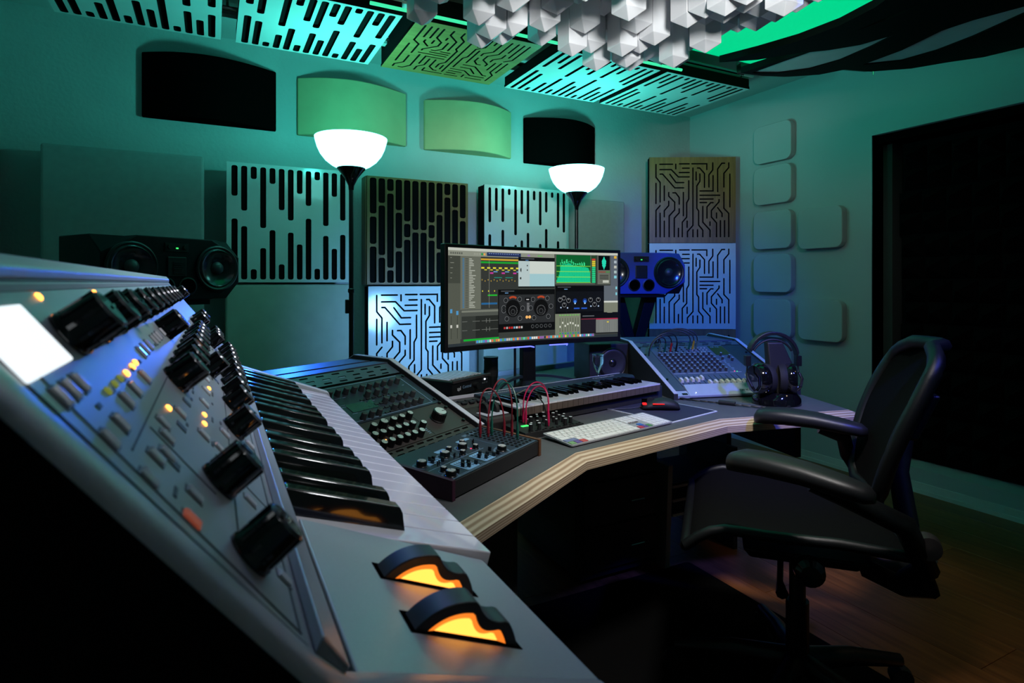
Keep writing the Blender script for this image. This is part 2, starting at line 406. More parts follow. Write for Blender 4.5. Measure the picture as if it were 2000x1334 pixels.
# ================================================================== acoustic panels
PWD = .60
def colx(n, i, w=PWD, mrg=.036): return -w / 2 + mrg + i * (w - 2 * mrg) / (n - 1)
def slot_holes(tops, bots, wd, r, h=.6):
    H = []
    for i, (t, b) in enumerate(zip(tops, bots)):
        x = colx(len(tops), i)
        H.append(rrect(x - wd / 2, h / 2 - t * h, x + wd / 2, h / 2 - .026 * h, r))
        if b < .96: H.append(rrect(x - wd / 2, -h / 2 + .024 * h, x + wd / 2, h / 2 - b * h, r))
    return H
SQ = [(-.3, -.3), (.3, -.3), (.3, .3), (-.3, .3)]
T1 = [.28, .40, .13, .54, .16, .38, .465, .23, .33, .10, .50, .236, .445]
B1 = [.47, .53, .89, .71, .555, .845, .57, .67, .443, .88, .588, .70, .573]
T3 = [.38, .26, .37, .09, .50, .28, .37, .125, .385, .245, .085, .40, .45]
B3 = [.50, .62, .45, .72, .60, .55, .47, .66, .58, .42, .70, .545, .62]
slotA = board_mesh('slot_board', SQ, slot_holes(T1, B1, .028, .010), .014, 'board_white')
slotB = board_mesh('slot_board', SQ, slot_holes(T3, B3, .018, .009), .014, 'board_white')
slotC = board_mesh('slot_board', SQ, slot_holes(T3, B1, .020, .0095), .014, 'board_white')
AA = [[(0, .34), (.37, .63), (.655, 1)], [(0, .235), (.26, .735), (.76, 1)], [(0, .115), (.14, .855), (.88, 1)], [(0, .295), (.32, .665), (.695, 1)],
      [(0, .40), (.425, .555), (.58, 1)], [(0, .48), (.505, 1)]]
HH = []
for i in range(12):
    for a, b in (AA[i] if i < 6 else AA[11 - i]):
        x = colx(12, i, .6, .034); HH.append(rrect(x - .0185, .29 - b * .58, x + .0185, .29 - a * .58, .012))
slatW = board_mesh('slot_board', SQ, HH, .016, 'board_walnut')
CIR = [[(100, 92), (100, 180), (130, 215), (130, 350)], [(128, 90), (220, 90)], [(243, 90), (243, 122)], [(270, 88), (340, 88)], [(360, 88), (467, 88), (467, 128)],
       [(128, 127), (210, 127), (262, 178), (340, 178)], [(292, 118), (340, 118)], [(268, 148), (340, 148)], [(130, 158), (148, 158), (235, 253), (300, 253)], [(200, 160), (245, 217), (300, 217)],
       [(100, 222), (100, 360)], [(160, 240), (160, 340)], [(192, 285), (192, 310), (235, 352), (235, 405), (195, 447), (195, 590)], [(222, 287), (242, 287), (268, 320), (268, 365)], [(298, 285), (298, 445)],
       [(337, 205), (337, 330), (322, 355), (322, 455), (290, 490), (290, 590)], [(367, 117), (367, 512), (327, 555), (327, 590)], [(390, 145), (390, 200)],
       [(417, 158), (417, 208), (395, 240), (395, 395), (408, 412), (408, 510), (438, 545), (438, 590)], [(400, 117), (415, 117), (450, 155), (450, 250)], [(510, 83), (510, 130), (482, 165), (482, 248)],
       [(512, 170), (512, 275), (418, 275)], [(595, 85), (575, 85), (545, 125), (545, 280)], [(625, 83), (625, 115), (590, 155), (590, 248)], [(633, 160), (633, 385)], [(418, 305), (560, 305)],
       [(418, 331), (512, 331)], [(418, 355), (465, 355)], [(512, 356), (495, 356), (468, 385), (468, 462)], [(555, 335), (555, 350), (500, 410), (500, 455), (537, 495), (537, 590)],
       [(590, 285), (590, 395), (625, 430), (625, 590)], [(545, 390), (577, 430), (577, 452)], [(537, 427), (537, 462)], [(438, 382), (438, 490), (490, 545), (490, 590)], [(490, 488), (490, 512)],
       [(130, 375), (100, 408), (100, 590)], [(192, 345), (192, 375), (160, 410), (160, 452)], [(130, 428), (130, 590)], [(160, 482), (160, 590)], [(268, 398), (268, 425), (232, 462), (232, 590)],
       [(262, 532), (262, 590)], [(325, 482), (325, 525)], [(367, 542), (367, 590)], [(400, 542), (400, 590)], [(565, 480), (565, 590)], [(595, 480), (595, 590)]]
circ = board_mesh('circuit_board', SQ, [stroke([((x - 363.5) / 623 * .6, (337 - y) / 590 * .6) for x, y in l], .0095) for l in CIR], .014, 'board_white')
circ_wood = remat(circ, 'board_walnut'); circ_brown = remat(circ, 'board_brown'); circ_birch = remat(circ, 'board_birch')
coreM = {}
def core(d, m):
    if (d, m) not in coreM:
        coreM[(d, m)] = MB().box((-.298, -.298, -d), (.298, .298, -.0075)).mesh('absorber_core', m, 0)
    return coreM[(d, m)]
def vent_panel(name, label, face, M, depth=.085, core_m='felt_black', group=None, side=None):
    t = thing(name, label, 'acoustic panel', M=M, group=group)
    obj('face_board', face, t)
    obj('absorber_core', core(depth, core_m), t)
    if M.translation.z < 2 and abs(M.translation.y - 3.25) < .01:
        MB().box((-.12, -.04, -.199), (.12, .04, -depth)).build('wall_bracket', 'felt_black', t, 0)
    if side:
        for sx in (-1, 1):
            MB().box((sx * .299 - .006, -.3, -depth), (sx * .299 + .001 * sx, .3, -.007)).build('side_panel', side, t, 0)
    return t
def onA(x, z, y=3.25): return frame((x, y, z), (1, 0, 0), (0, 0, 1))
vent_panel('slotted_panel', 'white panel with vertical black slots, left of the nearer floor lamp pole', slotA, onA(.364, 1.404), .09, 'felt_black')
vent_panel('slotted_panel', 'dark wooden panel of close vertical slots, between lamp pole and monitor', slatW, onA(1.058, 1.392), .10, 'felt_black', side='board_walnut')
vent_panel('slotted_panel', 'white panel with narrow vertical slots right above the monitor', slotB, onA(1.765, 1.397), .09)
vent_panel('circuit_panel', 'white panel cut with circuit-board lines, half hidden behind the monitor', circ, onA(1.066, .782), .09)
def fabric_panel(name, label, w_, h_, d_, m, M, bev=.012):
    t = MB().box((-w_ / 2, -h_ / 2, -d_), (w_ / 2, h_ / 2, 0)).build(name, m, None, 0, bev, M=M)
    g_ = {3.25: .199, 3.37: .079}.get(round(M.translation.y, 2))
    if g_ and g_ > d_: MB().box((-.15, -.05, -g_), (.15, .05, -d_)).build('wall_bracket', 'felt_black', t, 0)
    return tag(t, label, 'acoustic panel')
fabric_panel('fabric_panel', 'pale grey fabric panel under the white slotted panel beside the lamp pole', .61, .60, .10, 'fabric_pale', onA(.364, .795))
fabric_panel('fabric_panel', 'large grey fabric bass trap on the wall behind the left loudspeaker', .64, 1.22, .15, 'fabric_grey', onA(-.355, 1.11))
fabric_panel('fabric_panel', 'pale fabric panel seen under the monitor between stand and lamp pole', .60, .60, .09, 'fabric_pale', onA(1.765, .79))
fabric_panel('fabric_panel', 'grey fabric panel on the back wall behind the right loudspeaker', .52, 1.2, .07, 'fabric_grey', onA(2.36, 1.08, 3.37))
fabric_panel('fabric_panel', 'teal-lit fabric panel on the left wall at the edge of the picture', .60, .62, .05, 'board_white', frame((XL + .05, 3.1, .86), (0, 1, 0), (0, 0, 1)))
CX = (Vector((3.372, 3.09, 0)) - Vector((2.845, 3.375, 0))).normalized()
def corner(z): return frame((3.0, 3.105, z), CX, (0, 0, 1))
vent_panel('circuit_panel', 'dark wooden panel with circuit-board lines, topmost in the corner stack', circ_wood, corner(1.682), .06)
vent_panel('circuit_panel', 'white panel with circuit-board lines in the corner behind the blue-lit loudspeaker', circ, corner(1.079), .06)
vent_panel('circuit_panel', 'brown wooden panel with circuit-board lines, lowest in the corner above the mixer', circ_brown, corner(.476), .06)
# bowed panels high on the back wall
def bowed(label, x0, x1, z0, z1, m, peak_left):
    n = 18; w_ = x1 - x0; pr = []
    for i in range(n + 1):
        t = i / n; s = t if peak_left else 1 - t
        pr.append((t * w_, .025 + .105 * (math.sin(math.pi * min(1, s / .44) / 2) if s < .22 else math.sin(math.pi * .25) + (1 - math.sin(math.pi * .25)) * math.sin(math.pi * (s - .22) / .5) if s < .47 else math.cos(math.pi * (s - .47) / 1.06)) * (1 if s < .47 else 1)))
    poly = [(0, 0)] + [(w_, 0)] + [(x, -d) for x, d in pr][::-1]
    o = MB().prism(poly[::-1], 0, z1 - z0).build('bowed_panel', m, None, 40, .006, loc=(x0, YW, z0))
    return tag(o, label, 'acoustic panel', 'bowed panels high on the back wall')
bowed('black bowed panel, far left of the upper row on the back wall', -.31, .31, 1.925, 2.245, 'fabric_black', True)
bowed('green-lit bowed fabric panel above the nearer floor lamp', .42, 1.035, 1.918, 2.232, 'fabric_lime', True)
bowed('green-lit bowed fabric panel between the two floor lamps', 1.15, 1.74, 1.912, 2.215, 'fabric_lime', False)
bowed('black bowed panel above the farther floor lamp', 1.84, 2.40, 1.895, 2.195, 'fabric_black', False)

# ceiling cloud panels
def onC(x, y=2.65): return frame((x, y, 2.20), (1, 0, 0), (0, -1, 0))
vent_panel('ceiling_panel', 'white slotted ceiling panel at the top left edge of the picture', slotA, onC(-.265), .05)
vent_panel('ceiling_panel', 'white slotted ceiling panel directly above the nearer floor lamp', slotA, onC(.395), .05)
vent_panel('ceiling_panel', 'olive wooden ceiling panel cut with circuit-board lines', circ_birch, frame((1.06, 2.65, 2.20), (-1, 0, 0), (0, 1, 0)), .10)
vent_panel('ceiling_panel', 'white slotted ceiling panel next to the wooden one, half behind the spiky diffuser', slotC, onC(1.755), .05)
cp = vent_panel('ceiling_panel', 'white slotted ceiling panel nearest the room corner, hung by a hook', slotC, onC(2.40), .05)
rl = thing('ceiling_rail', 'pale rails holding the ceiling panels along the back wall', 'rail', (0, 0, 2.27))
for y in (2.42, 2.86):
    MB().box((-.60, y - .02, 0), (2.75, y + .02, .02)).build('rail', 'trim_paint', rl, 0)
    MB().cyl((-.60, y - .05, .012), (2.75, y - .05, .012), .010, n=10).build('rod', 'metal_chrome', rl)
for x in (-.5, .06, .72, 1.40, 2.08, 2.68):
    for y in (2.42, 2.86): MB().cyl((x, y, .02), (x, y, ZC - 2.27), .006, n=8).build('hanger', 'metal_chrome', rl)
tag(MB().cyl((.55, 2.30, 2.195), (2.15, 2.30, 2.195), .007, n=10).build('led_tube', 'tube_green'), 'thin green glowing tube light along the front edge of the ceiling panels', 'light')
# hook and chain
hk = thing('chain_hook', 'small black chain and hook holding up the corner ceiling panel', 'hook', (2.69, 2.39, 2.205))
for k in range(6):
    pts = [(.006 * math.cos(a) * (1 if k % 2 else 0), .006 * math.cos(a) * (0 if k % 2 else 1), .095 + k * .016 + .011 * math.sin(a)) for a in [i * math.pi / 5 for i in range(11)]]
    MB().tube(pts, .0018, 5).build('link', 'metal_dark', hk)
MB().tube([(.0, 0, 0), (.014, 0, .015), (.012, 0, .035), (-.004, 0, .05), (-.012, 0, .065), (-.002, 0, .085), (.012, 0, .08)], .0032, 6).build('s_hook', 'metal_dark', hk)

# ------------------------------------------------------------------ skyline diffuser
sd = thing('skyline_diffuser', 'white skyline diffuser of square columns with pointed ends hanging from the ceiling', 'diffuser', (.40, .80, 2.09))
DX, DY, DP = 16, 12, .068
MB().box((-.005, -.005, 0), (DX * DP + .005, DY * DP + .005, .02)).build('backing', 'diffuser_white', sd, 0)
cols = []
for k in range(9):
    h = .10 + k * .022
    q = DP - .003; m = MB(); ax = q * (.5 if k % 3 else .5)
    m.add([(0, 0, 0), (q, 0, 0), (q, q, 0), (0, q, 0), (0, 0, -h), (q, 0, -h), (q, q, -h), (0, q, -h), (ax, q / 2, -h - .026)],
          [(0, 1, 2, 3), (0, 4, 5, 1), (1, 5, 6, 2), (2, 6, 7, 3), (3, 7, 4, 0), (4, 8, 5), (5, 8, 6), (6, 8, 7), (7, 8, 4)])
    cols.append(m.mesh('column', 'diffuser_white', 0))
for i in range(DX):
    for j in range(DY):
        k = random.choice([0, 1, 2, 3, 4, 5, 6, 7, 8, 8, 7])
        if i > DX - 3: k = min(k, 5)
        obj('column', cols[k], sd, (i * DP, j * DP, 0), bevel=.0015)
for x in (.1, .98):
    for y in (.1, .7): MB().cyl((x, y, .02), (x, y, ZC - 2.09), .004, n=6).build('hanger', 'metal_chrome', sd)
# ------------------------------------------------------------------ black leaf-shaped ceiling cloud + green panel
def sky(px, py, z=.98):
    a = (px - 1000) / 1150; s, c = math.sin(R(27)), math.cos(R(27)); t = z / ((553 - py) / 1150)
    return ((a * c + s) * t, (-a * s + c) * t)
tag(MB().box((1.55, 1.25, 2.30), (2.75, 2.28, 2.33)).build('green_lit_panel', 'green_lit_glow', None, 0), 'bright ceiling panel behind the spiky diffuser, green LED light shown by glow', 'light')  # no lamp itself: glow painted in for green LED light on it
OUT = [(1405, 122), (1480, 103), (1560, 80), (1640, 50), (1710, 14), (1770, -30), (1860, -130), (2050, -160), (2160, -40), (2160, 50), (2080, 75), (2000, 93), (1920, 112), (1850, 122), (1780, 134), (1700, 140), (1650, 136), (1600, 146), (1540, 150), (1490, 148), (1447, 143), (1520, 120), (1580, 100), (1480, 117)]
H1 = [(1468, 143), (1525, 122), (1582, 102), (1620, 98), (1680, 88), (1748, 68), (1700, 92), (1640, 118), (1580, 135), (1520, 143)]
H2 = [(1684, 127), (1760, 99), (1840, 60), (1900, 40), (2000, 13), (2070, -10), (2000, 27), (1900, 72), (1830, 99), (1760, 119)]
H3 = [(1668, 62), (1740, 30), (1830, -4), (1800, 8), (1740, 36)]
ck = thing('leaf_ceiling_cloud', 'black ceiling cloud of overlapping leaf shapes with pale insets', 'ceiling cloud', (0, 0, EYE + .98))
obj('leaf_frame', board_mesh('leaf_frame', [sky(*p) for p in OUT], [[sky(*p) for p in h] for h in (H1, H2, H3)], .03, 'gloss_cloud'), ck, (0, 0, .015))
def shrink(poly, d):
    cx = sum(p[0] for p in poly) / len(poly); cy = sum(p[1] for p in poly) / len(poly); o = []
    for x, y in poly:
        l = math.hypot(x - cx, y - cy); o.append((cx + (x - cx) * (l + d) / l, cy + (y - cy) * (l + d) / l))
    return o
for h in (H1, H2): MB().prism([sky(*p) for p in h], .006, .028).build('leaf_inset', 'board_pale', ck, 0)
rimo = [sky(*p) for p in OUT[10:21]]
rimb = [(x + .012, y + .035) for x, y in rimo]
MB().prism(rimo[::-1] + rimb, .012, .05).build('leaf_rim', 'gloss_rim', ck, 0)
for p in ((2.0, 1.12), (2.86, 1.75), (2.75, 1.0)): MB().cyl((*p, .03), (*p, ZC - EYE - .98), .004, n=6).build('hanger', 'metal_chrome', ck)

# ================================================================== floor lamps
def floor_lamp(label, x, y):
    t = thing('floor_lamp', label, 'floor lamp', (x, y, 0), 0, 'torchiere floor lamps')
    MB().lathe([(.0, 0), (.13, 0), (.13, .012), (.11, .02), (.02, .03), (.0, .03)], 28).build('base', 'metal_dark', t)
    MB().cyl((0, 0, .02), (0, 0, 1.54), .0105, n=14).build('pole', 'plastic_black', t)
    MB().lathe([(.0105, 0), (.0145, .004), (.0145, .018), (.0105, .022)], 14).build('pole_joint', 'plastic_black', t, loc=(0, 0, 1.055))
    MB().box((-.022, -.009, 0), (-.006, .009, .062)).build('foot_switch', 'plastic_black', t, 0, .003, loc=(-.004, 0, .965))
    MB().lathe([(.0, 0), (.011, 0), (.013, .02), (.03, .055), (.048, .078), (.062, .094), (.062, .099), (.0, .099)], 32).build('holder', 'plastic_gloss', t, loc=(0, 0, 1.515))
    pr = [(.058, 0), (.085, .014), (.112, .035), (.133, .062), (.147, .092), (.156, .124), (.158, .135)]
    inn = [(r - .004, z + .003) for r, z in pr][::-1]; inn[0] = (.154, .136)
    MB().lathe(pr + inn, 48, cap=True).build('shade', 'shade_glow', t, 60, loc=(0, 0, 1.611))
    MB().lathe([(.0, .0), (.014, 0), (.016, .02), (.028, .045), (.03, .06), (.024, .08), (.0, .09)], 16).build('bulb', 'bulb_glow', t, 60, loc=(0, 0, 1.625))
    l = bpy.data.lights.new('lamp_light', 'POINT'); l.energy = LAMP; l.color = TEAL; l.shadow_soft_size = .05
    o = bpy.data.objects.new('lamp_light', l); C.objects.link(o); o.location = (x, y, 1.745)
LAMP = 18.5
floor_lamp('tall black floor lamp with glowing bowl, the nearer one left of the monitor', .554, 2.669)
floor_lamp('tall black floor lamp with glowing bowl, the farther one behind the monitor', 1.845, 2.814)

# ================================================================== loudspeakers
def driver(parent, x, z, r, cone, dustcap):
    d = MB().lathe([(r * 1.17, 0), (r * 1.17, .008), (r * 1.10, .012), (r * 1.01, .009)], 40, cap=False).build('surround_ring', 'plastic_black', parent, 40, M=Matrix.Translation((x, 0, z)) @ Matrix.Rotation(R(90), 4, 'X'))
    MB().lathe([(r * 1.01, .009), (r * .93, .014), (r * .84, .010), (r * .45, .0035), (.0, .0015)], 40, cap=False).build('cone', cone, d, 60)
    MB().lathe([(r * .34, .002), (r * .30, .009), (r * .18, .0145), (.0001, .016)], 24, cap=False).build('dust_cap', dustcap, d, 60)
    for k in range(6):
        a = k * math.pi / 3; MB().lathe([(.0035, .006), (.0035, .0085), (.0, .009)], 8).build('screw', 'metal_dark', d, loc=(r * 1.1 * math.cos(a), r * 1.1 * math.sin(a), 0))
def loudspeaker(label, loc, rz, body):
    t = thing('studio_loudspeaker', label, 'loudspeaker', loc, rz, 'three-way studio loudspeakers')
    fr = [(-.265, .05), (-.145, .12), (.145, .12), (.265, .05), (.265, -.05), (.145, -.12), (-.145, -.12), (-.265, -.05)]
    bk = [(-.265, .12), (-.145, .12), (.145, .12), (.265, .12), (.265, -.12), (.145, -.12), (-.145, -.12), (-.265, -.12)]
    MB().loft([[(x, 0, z) for x, z in fr], [(x, .085, z) for x, z in bk], [(x, .30, z) for x, z in bk]]).build('cabinet', body, t, 25, .004)
    for x in (-.165, .165): driver(t, x, .005, .078, 'cone_gloss', 'cone_grey')
    for x in (-.043, .043):
        MB().lathe([(.033, -.001), (.036, .004), (.031, .005), (.028, -.004), (.024, -.004)], 28, cap=False).build('bass_port', 'plastic_black', t, 40, M=Matrix.Translation((x, 0, -.068)) @ Matrix.Rotation(R(90), 4, 'X'))
        MB().lathe([(.0001, .001), (.029, .001)], 28, cap=False).build('port_hole', 'fabric_black', t, 0, M=Matrix.Translation((x, 0, -.068)) @ Matrix.Rotation(R(90), 4, 'X'))
    tw = MB().box((-.036, -.005, -.03), (.036, .0, .045)).build('tweeter', 'plastic_black', t, 0, .003)
    for k in range(6): MB().box((-.016, -.009, -.018 + k * .008), (.022, -.004, -.0145 + k * .008)).build('ribbon', 'metal_dark', tw, 0)
    cpn = MB().box((-.045, -.003, .066), (.045, 0, .098)).build('control_panel', 'plastic_black', t, 0)
    for x in (-.03, .03): MB().lathe([(.009, 0), (.008, .008), (.0, .008)], 14).build('trim_knob', 'metal_dark', cpn, M=Matrix.Translation((x, -.003, .083)) @ Matrix.Rotation(R(90), 4, 'X'))
    MB().box((-.004, -.005, .076), (.004, -.003, .081)).build('power_led', 'led_green', cpn, 0)
    return t
def stand_column(label, loc, rz, h, vee):
    t = thing('speaker_stand', label, 'stand', loc, rz)
    MB().box((-.15, .02, h - .02), (.15, .28, h - .001)).build('top_plate', 'speaker_body', t, 0, .003)
    if vee:
        for s in (-1, 1):
            MB().loft([[(s * .02 - .03, .11, .03), (s * .02 + .03, .11, .03), (s * .02 + .03, .19, .03), (s * .02 - .03, .19, .03)],
                       [(s * .02 - .03, .11, h - .30), (s * .02 + .03, .11, h - .30), (s * .02 + .03, .19, h - .30), (s * .02 - .03, .19, h - .30)],
                       [(s * .10 - .035, .11, h - .02), (s * .10 + .035, .11, h - .02), (s * .10 + .035, .19, h - .02), (s * .10 - .035, .19, h - .02)]]).build('column', 'speaker_body', t, 0, .004)
    else: MB().box((-.05, .10, .03), (.05, .20, h - .02)).build('column', 'speaker_body', t, 0, .004)
    MB().box((-.17, .0, 0), (.17, .32, .03)).build('base_plate', 'speaker_body', t, 0, .004)
A1 = R(33)
ang = lambda head: R(90 - head)
sx, sy = .265 * math.sin(R(57)), .265 * math.cos(R(57))
loudspeaker('black three-way loudspeaker on the left, turned towards the desk', (-.343 + sx, 2.453 + sy, 1.155), ang(57), 'speaker_body')
stand_column('black stand under the left loudspeaker', (-.343 + sx, 2.453 + sy, 0), ang(57), 1.034, False)
loudspeaker('blue-lit three-way loudspeaker on the right, partly behind the monitor', (2.217, 2.70, 1.157), ang(110), 'speaker_blue_lit')
stand_column('dark V-shaped stand under the right blue-lit loudspeaker', (2.217, 2.70, 0), ang(110), 1.036, True)

# ================================================================== desk
DZ = .68
LAM = [(.25, .876), (.803, 1.229), (1.399, 1.333), (1.885, 1.235), (1.985, 1.50), (2.16, 2.25), (1.86, 2.62), (1.04, 2.41), (.22, 1.93), (-.08, 1.415)]
def offset(poly, d):
    n = len(poly); o = []
    for i in range(n):
        a, b, c = Vector(poly[i - 1]), Vector(poly[i]), Vector(poly[(i + 1) % n])
        e1 = (b - a).normalized(); e2 = (c - b).normalized(); n1 = Vector((e1.y, -e1.x)); n2 = Vector((e2.y, -e2.x))
        m = (n1 + n2) / (1 + n1.dot(n2)); o.append(tuple(b + m * d))
    return o
OUTR = offset(LAM, .034)
dk = thing('studio_desk', 'large angled studio desk with dark top and chamfered plywood edge', 'desk', (0, 0, 0))
MB().prism(LAM, DZ - .043, DZ).build('desk_top', 'laminate', dk, 0)
eb = MB(); n = len(LAM)
for i in range(n):
    j = (i + 1) % n; a, b, c, d = LAM[i], LAM[j], OUTR[j], OUTR[i]
    e = MB().add([(*a, DZ - .0005), (*b, DZ - .0005), (*c, DZ - .016), (*d, DZ - .016), (*a, DZ - .043), (*b, DZ - .043), (*c, DZ - .036), (*d, DZ - .036)],
           [(0, 3, 2, 1), (3, 7, 6, 2), (7, 4, 5, 6), (0, 4, 7, 3), (1, 2, 6, 5)])
    e.build('plywood_edge', 'plywood', dk, 0)
def leg(p0, p1, z0, z1, th=.022, m='rubber_black'):
    a = Vector(p0); b = Vector(p1); d = (b - a).normalized(); nn = Vector((-d.y, d.x)) * th / 2
    return MB().prism([tuple(a - nn), tuple(b - nn), tuple(b + nn), tuple(a + nn)], z0, z1).build('desk_leg', m, dk, 0)
leg((.62, 1.20), (.20, 1.75), 0, DZ - .043); leg((.40, 1.62), (1.10, 2.25), .12, DZ - .05)
leg((1.80, 1.36), (1.95, 2.15), .50, DZ - .045)
leg((2.00, 1.85), (2.10, 2.25), 0, DZ - .045)
MB().box((1.18, 2.42, .0), (1.84, 2.44, .35)).build('back_board', 'rubber_black', dk, 0)
MB().loft([[(1.548, 1.745, .0), (1.570, 1.745, .0), (1.570, 2.05, .0), (1.548, 2.05, .0)], [(1.556, 1.735, .40), (1.578, 1.735, .40), (1.578, 2.05, .40), (1.556, 2.05, .40)]]).build('shelf_side', 'plywood', dk, 0)
for z in (.20, .255, .31):
    MB().box((1.580, 1.742, z), (1.92, 2.02, z + .016), 0).box((1.580, 1.736, z), (1.92, 1.742, z + .010), 1).build('shelf_slat', ['rubber_black', 'plywood'], dk, 0)
MB().box((1.92, 1.75, 0), (1.94, 2.02, .42)).build('shelf_side', 'rubber_black', dk, 0)
up = MB(); 
up.prism([(.95, 2.335), (1.80, 2.552), (1.795, 2.572), (.945, 2.355)], DZ + .001, DZ + .022).build('back_upstand', 'laminate', dk, 0)

# cabinet under the desk with three handles and printed side
cb = thing('drawer_cabinet', 'black cabinet with three metal handles and a printed side under the desk', 'cabinet', (1.185, 1.77, 0))
MB().box((0, .012, .02), (.355, .50, .56)).build('body', 'plastic_matt', cb, 0, .003)
for k in range(3):
    dr = MB().box((.01, 0, .05 + k * .165), (.345, .012, .205 + k * .165)).build('drawer', 'plastic_matt', cb, 0, .002)
    MB().tube([(.20, 0, .125 + k * .165), (.205, -.02, .125 + k * .165), (.265, -.02, .125 + k * .165), (.27, 0, .125 + k * .165)], .004, 6).build('handle', 'metal_chrome', dr)
pp = MB().box((-.002, .04, .06), (0, .46, .53)).build('printed_panel', 'carton', cb, 0)
PF = frame((-.0035, .11, .33), (0, -1, 0), (0, 0, 1))
obj('lettering', text_mesh('LIFE', .05, m='print_dark'), pp, M=PF)
for k, (y_, l_, h_) in enumerate(((.40, .34, .016), (.31, .16, .012), (.41, .36, .011), (.39, .33, .011))):
    marks(pp, frame((-.0025, y_, .27 - k * .034), (0, -1, 0), (0, 0, 1)), l_, h_, 'print_dark')
for i in range(4):
    a = [(-.003, .05 + .07 * i, .36), (-.003, .10 + .07 * i, .40 + .01 * i)]
    MB().tube(a, .0015, 5).build('print_line', 'print_dark', pp)

# ================================================================== knob meshes
def knob_mesh(r, h, body='plastic_gloss', cap=None, ribs=0, pointer=False):
    m = MB(); n = 20
    m.lathe([(r * 1.08, 0), (r * 1.08, h * .12), (r, h * .18), (r * .95, h * .93), (r * .84, h)], n, 0)
    if ribs:
        for k in range(ribs):
            a = 2 * math.pi * k / ribs; M = Matrix.Rotation(a, 4, 'Z')
            m.box((r * .9, -r * .09, h * .18), (r * 1.03, r * .09, h * .94), 0, M)
    mats = [body]
    if cap:
        m.lathe([(r * .84, h * .995), (r * .84, h * 1.02), (0, h * 1.02)], n, 1); mats.append(cap)
        if pointer: m.box((-r * .06, r * .2, h * 1.02), (r * .06, r * .85, h * 1.03), 0)
    else:
        m.lathe([(r * .955, h * .925), (r * .86, h * 1.004), (r * .80, h * 1.004)], n, 1, cap=False); mats.append('cap_edge_glint')
        m.box((-r * .08, r * .1, h), (r * .08, r * .95, h * 1.025), 0)
    return m.mesh('knob', mats, 35)
KN = dict(syn=knob_mesh(.0066, .0125, 'plastic_gloss', None, 10), mod=knob_mesh(.0075, .017, 'knob_grey'), sil=knob_mesh(.0085, .018, 'plastic_black', 'cap_silver', 12, True),
          silb=knob_mesh(.0105, .019, 'plastic_black', 'cap_silver', 12, True), big=knob_mesh(.0185, .026, 'plastic_black', 'cap_silver', 20, True),
          pb=knob_mesh(.0105, .012, 'plastic_black', 'cap_silver', 14, True), psm=knob_mesh(.0065, .010, 'plastic_black', 'cap_silver', 10, True),
          eu=knob_mesh(.0042, .015, 'plastic_black', 'print_white'), eul=knob_mesh(.0055, .017, 'plastic_black', 'print_white'), mx=knob_mesh(.0052, .014, 'knob_grey', 'print_line'))
def place(parent, mesh, pts, name='knob', z=0):
    for x, y in pts: obj(name, mesh, parent, (x, y, z), (0, 0, random.uniform(-2, 2)))

# ================================================================== foreground synthesizer (keys along +Y, panel leaning left)
sy0 = .2956
syn = thing('keyboard_synthesizer', 'silver keyboard synthesizer with black knobs and glowing amber wheels in the foreground', 'synthesizer', (0, sy0, EYE))
FAR = .532
# section of the rear body: (x, z, near b)
SEC = [(.0312, -.104, -.135), (.022, -.0895, -.148), (-.0461, -.0006, -.157), (-.0500, .0058, -.158), (-.0560, .0064, -.158), (-.085, -.03, -.158), (-.07, -.15, -.15), (.0312, -.185, -.13)]
MB().loft([[(x, b, z) for x, z, b in SEC], [(x, FAR, z) for x, z, b in SEC]]).build('body', 'synth_silver', syn, 25, .0012)
Pu = Vector((-.608, 0, .794)); Pn = Vector((.794, 0, .608)); PR = Vector((.022, 0, -.09))
PM = frame(PR, (0, 1, 0), Pu)          # local: x = along keys, y = up the panel, z = out... checked below
if (PM.to_3x3() @ Vector((0, 0, 1))).dot(Pn) < 0: PM = frame(PR, (0, -1, 0), Pu)
SGN = 1 if (PM.to_3x3() @ Vector((1, 0, 0))).y > 0 else -1
def pp_(b, L, n=0.0): return PM @ Vector((SGN * b, L, n))
pan = obj('control_panel', MB().loft([[(SGN * -.148, .0035, 0), (SGN * -.148, .0035, .0008), (SGN * -.1555, .1137, .0008), (SGN * -.1555, .1137, 0)], [(SGN * (FAR - .012), .0035, 0), (SGN * (FAR - .012), .0035, .0008), (SGN * (FAR - .012), .1137, .0008), (SGN * (FAR - .012), .1137, 0)]]).mesh('control_panel', 'synth_panel', 0), syn, M=PM)
# rim along the rear edge
MB().loft([[(*p,) for p in (pp_(-.158, .1142, .001), pp_(-.158, .1165, .0030), pp_(-.158, .1215, .0028), pp_(-.158, .1215, -.004), pp_(-.158, .1142, -.002))], [(*p,) for p in (pp_(FAR, .1142, .001), pp_(FAR, .1165, .0030), pp_(FAR, .1215, .0028), pp_(FAR, .1215, -.004), pp_(FAR, .1142, -.002))]]).build('rear_rim', 'synth_silver', syn, 0, .0008)
